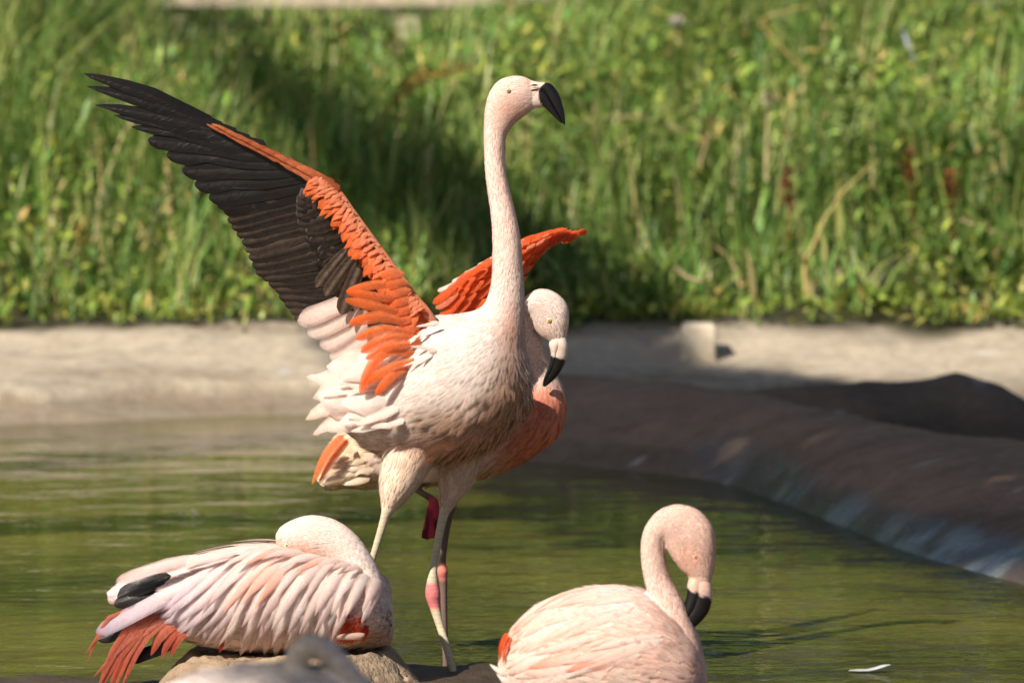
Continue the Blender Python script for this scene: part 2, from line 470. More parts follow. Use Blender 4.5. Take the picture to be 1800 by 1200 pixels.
# hedge closing the view behind the fence
N = 42000
x = rng.uniform(-13, 13, N); y = rng.uniform(15.6, 18.5, N); z = 1.0 + rng.random(N) ** 0.9 * (4.2 + 2.0 * fbm(x * .5, y, 12))
v, f, c = leaves(np.stack([x, y, z], 1), rng.uniform(0.16, 0.32, N), palette(N, [lin(62, 88, 36), lin(48, 70, 30), lin(90, 112, 48)], [3, 3, 1]))
g = mesh_obj('hedge', v, f, M_TREE, cols=c)
tag(g, 'dark green leafy hedge behind the wooden rail fence', 'hedge', kind='stuff')

# ------------------------------------------------------------------ lofts and feathers
class Loft:
    def __init__(s, C, E1, E2):
        s.C, s.E1, s.E2 = np.array(C), np.array(E1), np.array(E2); s.M = len(s.C)
    def at(s, u, v):
        u = np.clip(np.asarray(u, float), 0, 1) * (s.M - 1)
        i = np.minimum(u.astype(int), s.M - 2); k = (u - i)[..., None]
        L = lambda A: A[i] * (1 - k) + A[i + 1] * k
        return L(s.C) + L(s.E1) * np.cos(v)[..., None] + L(s.E2) * np.sin(v)[..., None], L(s.C)
    def frame(s, u, v):
        u = np.asarray(u, float); v = np.asarray(v, float)
        p, c = s.at(u, v)
        du = s.at(np.minimum(u + .01, 1), v)[0] - s.at(np.maximum(u - .01, 0), v)[0]
        dv = s.at(u, v + .02)[0] - s.at(u, v - .02)[0]
        n = np.cross(du, dv); n /= np.linalg.norm(n, axis=-1)[..., None] + 1e-12
        sg = np.sign((n * (p - c)).sum(-1)); sg[sg == 0] = 1
        return p, n * sg[..., None], du / 0.02
    def mesh(s, n=28):
        a = np.linspace(0, 2 * math.pi, n, endpoint=False)
        V = s.C[:, None] + s.E1[:, None] * np.cos(a)[None, :, None] + s.E2[:, None] * np.sin(a)[None, :, None]
        M = s.M
        V = np.concatenate([V.reshape(-1, 3), s.C[:1], s.C[-1:]])
        i = np.arange(M * n).reshape(M, n); j = np.roll(i, -1, axis=1)
        F_ = np.stack([i[:-1], j[:-1], j[1:], i[1:]], -1).reshape(-1, 4).tolist()
        F_ += [[int(j[0, k]), int(i[0, k]), M * n] for k in range(n)]
        F_ += [[int(i[-1, k]), int(j[-1, k]), M * n + 1] for k in range(n)]
        return V, F_

def catmull(A, sub):
    A = np.array(A, float); n = len(A)
    out = []
    for i in range(n - 1):
        p0, p1, p2, p3 = A[max(i - 1, 0)], A[i], A[i + 1], A[min(i + 2, n - 1)]
        for k in range(sub):
            t = k / sub
            out.append(0.5 * (2 * p1 + (p2 - p0) * t + (2 * p0 - 5 * p1 + 4 * p2 - p3) * t * t + (3 * p1 - p0 - 3 * p2 + p3) * t ** 3))
    out.append(A[-1])
    return np.array(out)

def pair_loft(pairs, Y0, sub=6):
    """pairs: (upper px, upper py, lower px, lower py, half width px[, depth offset m])"""
    C, E1, E2 = [], [], []
    for q in pairs:
        Y = Y0 + (q[5] if len(q) > 5 else 0)
        U, L = P(q[0], q[1], Y), P(q[2], q[3], Y)
        C.append((U + L) / 2); E1.append((U - L) / 2); E2.append([0, q[4] * mpp(Y), 0])
    return Loft(catmull(C, sub), catmull(E1, sub), catmull(E2, sub))

def tube_loft(points, radii, sub=5, flat=1.0):
    Pn = catmull(points, sub); R = catmull(np.array(radii, float)[:, None], sub)[:, 0]
    T = np.gradient(Pn, axis=0); T /= np.linalg.norm(T, axis=1)[:, None] + 1e-12
    ref = np.array([0, 1.0, 0])
    E1 = np.cross(T, ref); bad = np.linalg.norm(E1, axis=1) < 0.2
    E1[bad] = np.cross(T[bad], np.array([0, 0, 1.0]))
    E1 /= np.linalg.norm(E1, axis=1)[:, None]
    E2 = np.cross(T, E1)
    return Loft(Pn, E1 * R[:, None], E2 * R[:, None] * flat)

def merged(lofts, n=24):
    V, Fc, o = [], [], 0
    for L in lofts:
        v, f_ = L.mesh(n)
        V.append(v); Fc += [[k + o for k in q] for q in f_]; o += len(v)
    return np.concatenate(V), Fc

def skin_body(name, lofts, mat, parent, colfn, voxel=0.0035, it=6):
    """one continuous skin grown over the lofted volumes"""
    V, Fc = merged(lofts)
    me = bpy.data.meshes.new('tmp'); me.from_pydata(V.tolist(), [], Fc)
    import bmesh
    bm = bmesh.new(); bm.from_mesh(me); bmesh.ops.recalc_face_normals(bm, faces=bm.faces); bm.to_mesh(me); bm.free()
    o = bpy.data.objects.new('tmp', me); col.objects.link(o)
    r = o.modifiers.new('r', 'REMESH'); r.mode = 'VOXEL'; r.voxel_size = voxel
    s_ = o.modifiers.new('s', 'SMOOTH'); s_.factor = 0.5; s_.iterations = it
    dg = bpy.context.evaluated_depsgraph_get()
    m2 = bpy.data.meshes.new_from_object(o.evaluated_get(dg))
    bpy.data.objects.remove(o); bpy.data.meshes.remove(me)
    m2.name = name
    n = len(m2.vertices)
    co = np.zeros(n * 3); m2.vertices.foreach_get('co', co); co = co.reshape(-1, 3)
    px, py = proj(co)
    at = m2.attributes.new('Col', 'FLOAT_COLOR', 'POINT')
    cv = colfn(px, py, co)
    mo1 = fbm(co[:, 0] * 38, co[:, 2] * 38 + co[:, 1] * 30, 14); mo2 = fbm(co[:, 0] * 90 + 4, co[:, 2] * 60 + co[:, 1] * 70, 15)
    cv = cv * (0.88 + .16 * mo1 + .10 * mo2)[:, None] * (1 - np.outer(smooth(mo1, .45, .7), [0.0, .06, .09]))
    c4 = np.ones((n, 4)); c4[:, :3] = np.clip(cv, 0, 1)
    at.data.foreach_set('color', c4.ravel())
    m2.polygons.foreach_set('use_smooth', np.ones(len(m2.polygons), bool))
    m2.materials.clear(); m2.materials.append(mat)
    ob = bpy.data.objects.new(name, m2)
    return link(ob, parent)

TT = np.array([0, .12, .3, .5, .68, .82, .92, .98, 1.0])
def prof(kind, t):
    if kind == 'flight':
        a = np.clip(t / 0.22, 0, 1) ** 0.6 * 0.75 + 0.25 * t
        return a * np.where(t > .8, np.sqrt(np.clip(1 - ((t - .8) / .205) ** 2, 0.004, 1)), 1)
    if kind == 'point':
        return np.clip(t / 0.25, 0, 1) ** 0.7 * np.clip((1 - t) / 0.62, 0.01, 1) ** 0.8
    if kind == 'round':
        return np.clip(t / 0.4, 0, 1) ** 0.7 * np.where(t > .6, np.sqrt(np.clip(1 - ((t - .6) / .405) ** 2, 0.003, 1)), 1)
    if kind == 'blade':
        return (0.5 + 0.5 * np.clip(t / .55, 0, 1)) * np.where(t > .62, np.sqrt(np.clip(1 - ((t - .62) / .385) ** 2.2, 0.004, 1)), 1)
    if kind == 'lance':
        return np.clip(t / 0.15, 0, 1) ** 0.6 * (1 - 0.15 * t) * np.where(t > .55, np.clip(1 - ((t - .55) / .46) ** 1.7, 0.01, 1), 1)

def feather(name, parent, path, nrm, width, kind, c0, c1, mat, camber=0.35, edge=None, rag=0.06, twist=0.0, shaft=None):
    """one feather along path (3+ points), facing nrm; c0 quill colour, c1 tip colour, edge vane-edge colour"""
    path = catmull(path, 6)
    s = np.linspace(0, 1, len(path))
    Pn = np.stack([np.interp(TT, s, path[:, k]) for k in range(3)], 1)
    nrm = np.atleast_2d(np.array(nrm, float))
    if len(nrm) > 1:
        sn = np.linspace(0, 1, len(nrm)); Nn = np.stack([np.interp(TT, sn, nrm[:, k]) for k in range(3)], 1)
    else:
        Nn = np.repeat(nrm, len(TT), 0)
    T = np.gradient(Pn, axis=0); T /= np.linalg.norm(T, axis=1)[:, None] + 1e-12
    B = np.cross(T, Nn); B /= np.linalg.norm(B, axis=1)[:, None] + 1e-12
    Nn = np.cross(B, T)
    if twist:
        B, Nn = B * math.cos(twist) + Nn * math.sin(twist), Nn * math.cos(twist) - B * math.sin(twist)
    wv = prof(kind, TT) * width; camber = camber * 0.4
    flen = float(np.linalg.norm(np.diff(Pn, axis=0), axis=1).sum()); rnd = random.uniform(0, 90); Bq = []
    notch = {(random.randrange(3, 8), random.choice((-1, 1))): random.uniform(.55, .8) for _ in range(2)} if rag > .07 else {}
    S = np.array([-1, -.5, 0, .5, 1])
    V, C = [], []
    for i in range(len(TT)):
        for j, q in enumerate(S):
            ww = wv[i] * (1 + (random.uniform(-rag, rag) if abs(q) == 1 else 0)) * (notch.get((i, int(q)), 1) if abs(q) == 1 else 1)
            Bq.append(((TT[i] * flen - abs(q) * wv[i] * 1.3) * 700, q * wv[i] * 60 + rnd, rnd))
            V.append(Pn[i] + B[i] * q * ww - Nn[i] * camber * ww * q * q + T[i] * (-(abs(q) ** 2) * ww * 0.35))
            cl = c0 * (1 - TT[i]) + c1 * TT[i]
            if edge is not None and abs(q) == 1: cl = cl * 0.45 + edge * 0.55
            if shaft is not None and q == 0: cl = cl * 0.5 + shaft * 0.5
            al = 1.0
            if mat is not M_BLACK:
                al = (1, .93, .5)[int(abs(q) * 2)] * (1 if i < 5 else ((1, 1, 1, 1, 1, .9, .72, .4, .05) if mat is M_FEATHER else (1, 1, 1, 1, 1, 1, .95, .8, .5))[i])
                al = al if abs(q) < 1 else al * (random.uniform(.3, 1.1) if mat is M_FEATHER else random.uniform(.9, 1.6))
            C.append(np.append(cl * random.uniform(0.94, 1.05), al))
    n = len(S)
    Fc = [[i * n + j, i * n + j + 1, (i + 1) * n + j + 1, (i + 1) * n + j] for i in range(len(TT) - 1) for j in range(n - 1)]
    o = mesh_obj(name, V, Fc, mat, parent, np.array(C))
    ba = o.data.attributes.new('Barb', 'FLOAT_VECTOR', 'POINT'); ba.data.foreach_set('vector', np.array(Bq, np.float32).ravel())
    return o

def fpx(name, parent, pts3, width_px, kind, c0, c1, mat, nrm=(0, -1, 0.1), **k):
    """feather from design points (px, py, depth)"""
    return feather(name, parent, [P(*q) for q in pts3], nrm, width_px * 0.5 * mpp(pts3[0][2]), kind, c0, c1, mat, **k)

def lpf(name, parent, L, u0, v0, u1, v1, width, kind, c0, c1, mat, lift0=0.002, lift1=0.008, bow=0.0, **k):
    """feather laid along the surface of a loft from (u0,v0) to (u1,v1)"""
    t = np.linspace(0, 1, 7)
    u = u0 + (u1 - u0) * t; v = v0 + (v1 - v0) * t + bow * np.sin(math.pi * t)
    p, n, _ = L.frame(u, v)
    p = p + n * (lift0 + (lift1 - lift0) * t)[:, None]
    return feather(name, parent, p, n, width, kind, c0, c1, mat, **k)

def plumage(parent, specs, mat):
    """small contour feathers over lofts: specs of (loft,u0,u1,count,length m,width ratio,lift m,colfn,keepfn)"""
    VV, FF, CC, off = [], [], [], 0
    for (L, u0, u1, N, ln, wr, lift, colfn, keep) in specs:
        us = rng.uniform(u0, u1, N * 3); 
        p0, c0_ = L.at(us, np.zeros(len(us)))
        E = np.linalg.norm(p0 - c0_, axis=1); E = E / E.max()
        us = us[rng.random(len(us)) < E][:N]; N = len(us)
        if u0 >= .25:      # thins out towards the downy head
            us = us[rng.random(N) < smooth((us - u0) / (u1 - u0), 0, .4) + .03]; N = len(us)
        vs = rng.uniform(0, 2 * math.pi, N)
        p, n, du = L.frame(us, vs)
        px, py = proj(p)
        if keep is not None:
            kk = keep(px, py, p); us, vs, p, n, du, px, py = us[kk], vs[kk], p[kk], n[kk], du[kk], px[kk], py[kk]; N = len(us)
        lf = ln(px, py) if callable(ln) else np.full(N, ln)
        lf = lf * rng.uniform(0.7, 1.3, N)
        lift_ = lift(px, py) if callable(lift) else np.full(N, lift)
        lift_ = lift_ * rng.uniform(0.3, 1.6, N)
        g = np.linalg.norm(du, axis=1) + 1e-6
        step = np.clip(lf / g, 0, 0.25)
        drift = rng.normal(0, 0.14, N) + 1.1 * (fbm(px * .03, py * .03, 61) - .5)
        lift_ = lift_ * (0.25 + 1.9 * smooth(fbm(px * .045, py * .045, 88), .35, .65))
        rows = 5
        base = colfn(px, py, p) * (1 + rng.normal(0, 0.05, (N, 1))) * (1 + rng.normal(0, 0.012, (N, 3)))
        V = np.zeros((N, rows, 3, 3)); 
        prev = None
        wprof = np.array([0.5, 0.95, 1.0, 0.72, 0.12])
        Q = np.stack([L.frame(us + step * t, vs + drift * t * step / 0.08 * 0.5)[0] for t in np.linspace(0, 1, rows)], 1)
        Tn = Q[:, -1] - Q[:, 0]; Tn /= np.linalg.norm(Tn, axis=1)[:, None] + 1e-9
        B = np.cross(Tn, n); B /= np.linalg.norm(B, axis=1)[:, None] + 1e-9
        for r in range(rows):
            t = r / (rows - 1)
            c = Q[:, r] + n * (0.0006 + lift_ * t ** 1.5)[:, None]
            wv = (lf * wr * 0.5 * wprof[r])[:, None]
            V[:, r, 0] = c - B * wv - n * wv * 0.15; V[:, r, 1] = c; V[:, r, 2] = c + B * wv - n * wv * 0.15
        idx = np.arange(N * rows * 3).reshape(N, rows, 3) + off
        f_ = np.concatenate([np.stack([idx[:, :-1, k], idx[:, :-1, k + 1], idx[:, 1:, k + 1], idx[:, 1:, k]], -1).reshape(-1, 4) for k in (0, 1)])
        VV.append(V.reshape(-1, 3)); FF.append(f_); 
        ap = np.array([[.5, 1, .5], [.55, 1, .55], [.45, .95, .45], [.3, .75, .3], [.0, .1, .0]])
        ca = np.concatenate([np.repeat(base, rows * 3, 0), np.tile(ap.ravel(), N)[:, None]], 1)
        CC.append(ca); off += N * rows * 3
    o = mesh_obj('plumage', np.concatenate(VV), np.concatenate(FF), mat, parent, np.concatenate(CC))
    o['kind'] = 'stuff'
    return o

def gauss(px, py, cx, cy, rx, ry):
    return np.exp(-(((px - cx) / rx) ** 2 + ((py - cy) / ry) ** 2))[..., None]

def mix(a, b, k):
    return a * (1 - k) + b * k

def eye(parent, px, py, Y, r_px, iris, side=1):
    """small round eye with pale iris and dark pupil, set into the head side"""
    c = P(px, py, Y); r = r_px * mpp(Y)
    V, C, Fc = [], [], []
    n, m = 14, 7
    dark = lin(20, 16, 12); lid = lin(222, 176, 150)
    for i in range(m + 1):
        a = i / m * math.pi * 0.5
        for j in range(n):
            b = 2 * math.pi * j / n
            V.append(c + r * np.array([math.sin(a) * math.cos(b), -0.55 * side * math.cos(a), math.sin(a) * math.sin(b)]))
            C.append(dark if i <= 1 else (iris if i <= 4 else lid))
    for i in range(m):
        for j in range(n):
            Fc.append([i * n + j, i * n + (j + 1) % n, (i + 1) * n + (j + 1) % n, (i + 1) * n + j])
    return mesh_obj('eye', V, Fc, M_EYE, parent, np.array(C))

def bill(parent, up, lo, Y, blackline, pale=lin(228, 200, 186), base=None, ov=0.0):
    """two mandibles lofted from their outlines, black beyond blackline(px,py)>0"""
    root = None
    for nm, prs in (('upper_mandible', up), ('lower_mandible', lo)):
        prs = [(a - ov * (c - a) * (nm[0] == 'l'), b - ov * (d - b) * (nm[0] == 'l'), c + ov * (c - a) * (nm[0] == 'u'), d + ov * (d - b) * (nm[0] == 'u'), e) for a, b, c, d, e in prs]
        L = pair_loft(prs, Y, 5)
        V, Fc = L.mesh(18)
        px, py = proj(V)
        k = smooth(blackline(px, py), -0.8, 0.8)[:, None]
        c0_ = np.repeat(pale[None], len(V), 0)
        if base is not None:
            uu = np.concatenate([np.repeat(np.arange(L.M) / (L.M - 1), 18), [0, 1]])
            c0_ = mix(np.repeat(base[None], len(V), 0), c0_, smooth(uu, .03, .26)[:, None])
        c = mix(c0_, np.repeat(lin(24, 22, 23)[None], len(V), 0), k)
        mesh_obj(nm, V, Fc, M_BILL, parent, c)

def foot(x, y, z, ang, size=0.075):
    """webbed foot volumes: three toes spread from the heel and a web between"""
    base = np.array([x, y, z]); out = []
    for a in (-0.55, 0.0, 0.55):
        d = np.array([math.cos(ang + a), math.sin(ang + a), 0])
        out.append(tube_loft([base, base + d * size * .5 + [0, 0, .004], base + d * size - [0, 0, .004]], [.007, .006, .003], 4))
    for a in (-0.28, 0.28):
        d = np.array([math.cos(ang + a), math.sin(ang + a), 0])
        out.append(tube_loft([base, base + d * size * .45, base + d * size * .78], [.006, .014, .008], 4, 0.3))
    return out

# ================================================================== flamingo with raised wings
WHITE, CREAM, PINKW = lin(240, 225, 215), lin(236, 210, 194), lin(242, 208, 194)
TAN, BROWN, PEACH = lin(214, 166, 130), lin(174, 126, 92), lin(226, 166, 136)
LEG, KNEE = lin(206, 194, 166), lin(222, 128, 128)
OR1, OR2, OR3 = lin(240, 112, 46), lin(232, 90, 36), lin(244, 150, 100)
BLK1, BLK2, BLK3 = lin(22, 17, 15), lin(36, 28, 23), lin(92, 74, 60)

g0 = ground_pt(812, 1225)
fm = empty('flamingo', (g0[0], g0[1], 0.0), 'tall pale flamingo standing upright with both wings spread open', 'flamingo', 'flamingos at the pond')
YM = 0.0
main_pairs = [
    (946, 144.5, 948, 190, 10.2), (934, 141.5, 939, 190.5, 12), (922, 136, 927, 200, 16), (908, 134, 913, 210, 19), (893, 136, 903, 219, 20.5), (878, 142, 896, 228, 21),
    (864, 157, 891, 236, 20), (855, 182, 888, 245, 18.5), (851, 222, 888, 258, 17.5), (852, 290, 888, 291, 17), (857, 335, 896, 334, 18),
    (863, 379, 907, 377, 20), (866, 423, 915, 420, 23), (866, 467, 918, 466, 26), (862, 510, 921, 514, 30), (846, 540, 922, 562, 40),
    (810, 552, 924, 612, 66), (765, 556, 932, 660, 92), (715, 568, 928, 715, 106), (675, 590, 885, 765, 110), (645, 615, 820, 798, 106),
    (620, 640, 745, 812, 90), (600, 665, 680, 800, 66), (584, 690, 632, 775, 40), (572, 715, 598, 752, 18)]
Lm = pair_loft(main_pairs, YM)
thighA = tube_loft([P(760, 715, .0), P(724, 788, -.032), P(697, 855, -.065), P(683, 893, -.075), P(675, 915, -.075), P(655, 981, -.075), P(641, 1030, -.072), P(637, 1052, -.07), P(641, 1075, -.07), P(655, 1150, -.07), P(668, 1222, -.07)],
                   np.array([52, 48, 32, 14, 8.2, 6.5, 7.2, 12, 8.2, 6.6, 6.4]) * mpp(0), 6)
thighB = tube_loft([P(812, 770, .06), P(806, 815, .055), P(797, 850, .05), P(786, 883, .045), P(781, 900, .04), P(772, 939, .03), P(763, 990, .02), P(760, 1022, .015), P(761, 1044, .012), P(764, 1064, .01), P(772, 1095, .0), P(786, 1140, -.02), P(801, 1194, -.04), P(808, 1222, -.045)],
                   np.array([50, 38, 27, 15, 9.5, 7.6, 7.2, 10.5, 14, 10.5, 7.6, 7.2, 6.8, 6.6]) * mpp(0), 6)
fA = P(668, 1222, -.07); fB = P(808, 1222, -.045)

def col_main(px, py, p):
    n = len(px)
    c = np.repeat(WHITE[None], n, 0)
    c = mix(c, lin(240, 212, 199), smooth(-py, -560, -430)[:, None])                        # head and neck
    c = mix(c, PEACH, 0.55 * gauss(px, py, 905, 195, 34, 30))
    c = mix(c, lin(228, 200, 186), (smooth(px, 918, 934) * (1 - smooth(py, 200, 230)))[:, None])
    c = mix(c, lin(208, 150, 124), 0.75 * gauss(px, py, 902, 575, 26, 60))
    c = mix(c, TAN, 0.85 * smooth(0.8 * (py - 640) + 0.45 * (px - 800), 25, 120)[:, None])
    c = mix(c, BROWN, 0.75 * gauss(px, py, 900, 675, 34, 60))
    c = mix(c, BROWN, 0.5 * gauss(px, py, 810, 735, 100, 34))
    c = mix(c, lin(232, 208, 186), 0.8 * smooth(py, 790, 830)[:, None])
    c = mix(c, LEG, smooth(py, 890, 900)[:, None])
    c = mix(c, KNEE, (smooth(py, 1018, 1030) * (1 - smooth(py, 1066, 1074)))[:, None])
    spot = vnoise(px * .22, py * .22, 5)
    scale_ = smooth(np.sin(py * .85 + 2 * vnoise(px * .3, py * .1, 3)), .2, .9) * (py > 902)
    c = c * (1 - .16 * scale_[:, None])
    c = c * (1 - 0.10 * (spot * (py > 900))[:, None])
    return c

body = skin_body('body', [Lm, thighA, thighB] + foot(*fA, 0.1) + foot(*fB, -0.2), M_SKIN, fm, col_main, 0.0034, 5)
plumage(body, [
    (Lm, 0.55, 0.99, 12500, lambda a, b: 0.030 + 0.013 * smooth(b, 600, 720), 0.34, lambda a, b: 0.0008 + 0.0066 * smooth(0.8 * (b - 640) + 0.45 * (a - 800), 0, 110), col_main, None),
    (Lm, 0.47, 0.64, 2600, 0.015, 0.34, 0.0008, col_main, None),
    (Lm, 0.04, 0.5, 5000, 0.009, 0.26, 0.00025, col_main, None),
    (thighA, 0.04, 0.27, 700, 0.02, 0.28, 0.001, col_main, None),
    (thighB, 0.0, 0.25, 600, 0.02, 0.28, 0.001, col_main, None)], M_DOWN)
eye(fm, 893, 159, -20.0 * mpp(0), 4.4, lin(228, 208, 150))
eye(fm, 893, 159, 20.0 * mpp(0), 4.4, lin(228, 208, 150), -1)
bl = lambda px, py: (px - np.interp(py, [140, 147, 153, 160, 172, 182, 190], [966, 957, 950, 946.5, 946.5, 950, 957]))
bill(fm,
     [(930, 140, 922, 164, 11), (940, 143, 932, 160, 11), (949, 144.5, 941, 157.5, 10.5), (959, 145.5, 951, 158, 10.5), (969, 148, 959, 163, 10.5), (980, 161, 967, 175, 10), (987, 177, 974, 187, 9), (991.5, 195, 982, 201, 7), (993.5, 211, 988, 213, 4), (993.5, 219, 991.5, 219.5, 1.2)],
     [(924, 163, 930, 193, 12), (932, 160.5, 940, 191, 12), (941, 158, 947, 190.5, 11.5), (951, 158.5, 954, 189, 11), (958.5, 163.5, 958, 190, 10.5), (966.5, 175.5, 967, 199, 9.5), (973, 187.5, 976, 207.5, 8), (981, 201.5, 984, 215, 6), (987.5, 213, 989, 218, 3)],
     YM, bl, ov=.17)
# nostril slit and mouth line, dark recess strips on the bill
for dy in (-1, 1):
    nv = tube_loft([P(932, 150.5, dy * 10.6 * mpp(0)), P(939, 149.5, dy * 10.4 * mpp(0)), P(945.5, 149.8, dy * 10.0 * mpp(0))], np.array([0.4, 1.5, 0.5]) * mpp(0), 3)
    V, Fc = nv.mesh(8); mesh_obj('nostril', V, Fc, M_BILL, fm, np.repeat(lin(70, 40, 34)[None], len(V), 0))
    nv = tube_loft([P(921, 165, dy * 11.6 * mpp(0)), P(931, 161, dy * 12 * mpp(0)), P(940, 157.6, dy * 11.4 * mpp(0)), P(951, 158, dy * 10.9 * mpp(0))], np.array([0.3, 0.9, 1.0, 0.6]) * mpp(0), 3)
    V, Fc = nv.mesh(8); mesh_obj('gape', V, Fc, M_BILL, fm, np.repeat(lin(50, 30, 26)[None], len(V), 0))

# ---- near wing, raised with its underside to the viewer
lead = [(345, 203, .07), (400, 228, .065), (460, 256, .06), (520, 285, .05), (562, 306, .04), (590, 330, .03), (618, 368, .015), (650, 412, -.005), (690, 466, -.03), (728, 518, -.05), (752, 548, -.06), (775, 590, -.05)]
rad = np.array([1.0, 2.4, 3.6, 5, 6, 7, 6.5, 6.5, 6.5, 7, 8, 8]) * mpp(0)
WA = tube_loft([P(a + 1, b + 5, c) for a, b, c in lead], rad, 6, 0.8)
def col_arm(px, py, p):
    n = len(px)
    c = np.repeat(lin(232, 132, 88)[None], n, 0)
    edge = smooth(px - np.interp(py, [203, 330, 548], [360, 592, 757]), -6, 4)[:, None] * smooth(py, 300, 400)[:, None]
    return mix(c, lin(236, 178, 152), 0.7 * edge)
V, Fc = WA.mesh(16); pxx, pyy = proj(V)
wing = mesh_obj('wing', V, Fc, M_ORANGE, fm, col_arm(pxx, pyy, V))
wing['label'] = 'raised wing seen from below, black flight feathers and orange linings'
leadA = np.array(lead)
def on_lead(s):      # s 0 at the hand tip .. 1 at the shoulder
    q = s * (len(leadA) - 1)
    return np.array([np.interp(q, np.arange(len(leadA)), leadA[:, k]) for k in range(3)])
# skin of the wing between bone and quills, under the coverts
ss = np.linspace(.05, .96, 40); V, C = [], []
for s_ in ss:
    r_ = on_lead(s_); wdt = np.interp(s_, [.05, .35, .45, .8, .96], [3, 16, 30, 52, 66])
    for j in range(5):
        q_ = j / 4
        V.append(P(r_[0] - .72 * wdt * q_, r_[1] + 5 + .6 * wdt * q_, r_[2] - .006 * math.sin(q_ * 3.1)))
        C.append(mix(lin(222, 110, 64), mix(lin(206, 92, 50), BLK1, float(smooth(-s_, -.5, -.35))), q_))
Fc = [[i * 5 + j, i * 5 + j + 1, i * 5 + j + 6, i * 5 + j + 5] for i in range(39) for j in range(4)]
mesh_obj('wing_membrane', V, Fc, M_ORANGE, wing, np.array(C))
# primaries
ptips = [(145, 129), (153, 152), (168, 185), (201, 203), (231, 223), (260, 246), (293, 272), (320, 300), (342, 325), (367, 348), (382, 362)]
for i, tp in enumerate(ptips):
    r = on_lead(0.06 + i * 0.036); k = i / 10
    dep = 0.055 - 0.004 * (10 - i) * -1 * 0.4
    tipY = 0.055 + 0.0022 * i
    mid = (r[0] * .5 + tp[0] * .5, r[1] * .5 + tp[1] * .5 - 8 + 10 * k, tipY)
    feather('primary_feather', wing, [P(r[0], r[1] + 4, r[2] + .004), P(*mid), P(tp[0], tp[1], tipY)], (0.0, -1, 0.15), (15 + 9 * k) * mpp(0), 'lance' if i < 5 else 'flight',
            BLK1 * .7, BLK1 * .75, M_BLACK, camber=0.25, edge=BLK1 * (.8 + 0.8 * k), rag=0.1, twist=0.1, shaft=BLK2)
# secondaries
stips = [(393, 373), (400, 388), (407, 400), (416, 413), (425, 427), (431, 440), (437, 453), (443, 467), (449, 479), (462, 489), (472, 498), (483, 508), (490, 521), (500, 533), (509, 545), (517, 558)]
for i, tp in enumerate(stips):
    k = i / 15
    r = on_lead(0.44 + i * 0.026)
    tipY = 0.08 + 0.0016 * i
    rt = (r[0] - 14 - 10 * k, r[1] + 12 + 14 * k, r[2] + .012)
    mid = (rt[0] * .52 + tp[0] * .48, rt[1] * .52 + tp[1] * .48 - 7 + 16 * k, tipY - 0.004)
    br = random.uniform(0.7, 1.3)
    c1 = mix(BLK1, BLK2, 0.4 + 0.5 * k) * br
    if i in (5, 14, 15): c1 = mix(c1, BLK3, 0.3)
    if i < 3: c1 = BLK1 * (.8 + .1 * i)
    feather('secondary_feather', wing, [P(*rt), P(*mid), P(tp[0], tp[1], tipY)], (-0.12, -1, 0.2), 19 * mpp(0), 'flight', BLK1, c1, M_BLACK, camber=0.3,
            edge=mix(c1, BLK3, 0.35), rag=0.08, twist=0.2, shaft=BLK3)
# black greater coverts over the bases of the secondaries
for i in range(18):
    k = i / 17
    r = on_lead(0.40 + 0.40 * k)
    tx, ty = np.interp(k, [0, .3, .6, .85, 1], [520, 528, 545, 565, 590]), np.interp(k, [0, .3, .6, .85, 1], [352, 392, 432, 470, 520])
    tx += random.uniform(-8, 8); ty += random.uniform(-5, 5)
    rt = (r[0] - 16 - 12 * k, r[1] + 14 + 12 * k, r[2] - .008)
    yy = .052 - .012 * k + 0.0012 * i
    mid = (rt[0] * .5 + tx * .5, rt[1] * .5 + ty * .5 + 8 * k, yy)
    c1 = mix(BLK1, BLK2, rng.random()) * random.uniform(0.8, 1.5)
    feather('greater_covert_feather', wing, [P(*rt), P(*mid), P(tx, ty, yy)], (-0.12, -1, 0.2), (15 + 6 * k) * mpp(0), 'flight', BLK1, c1, M_BLACK, camber=0.32,
            edge=mix(c1, BLK3, random.choice([0.1, 0.3, 0.6])), rag=0.1, twist=0.16, shaft=mix(BLK2, BLK3, .6))
for (a, b, c_, d, wd_) in ((640, 452, 600, 553, 30), (626, 446, 572, 520, 26), (612, 436, 556, 505, 24)):
    fpx('greater_covert_feather', wing, [(a, b, -.01), ((a + c_) / 2 - 2, (b + d) / 2, .0), (c_, d, .02)], wd_, 'flight', BLK1, mix(BLK2, BLK3, .4), M_BLACK, edge=BLK3, shaft=lin(150, 132, 112), twist=.12)
# white tertials
for i, (rt, tp, wd_) in enumerate([((650, 508), (521, 566), 25), ((660, 522), (540, 588), 27), ((668, 540), (562, 610), 28), ((675, 560), (580, 632), 28), ((685, 578), (606, 640), 30)]):
    yy = .105 + 0.004 * i
    fpx('tertial_feather', wing, [(rt[0], rt[1], .03), ((rt[0] + tp[0]) / 2, (rt[1] + tp[1]) / 2 + 4, yy - .02), (tp[0], tp[1], yy)], wd_ * 1.6, 'flight', PINKW, lin(240, 216, 204), M_FEATHER,
        nrm=(-.25, -1, .3), edge=lin(214, 180, 164), camber=.3, twist=.22, rag=.05)
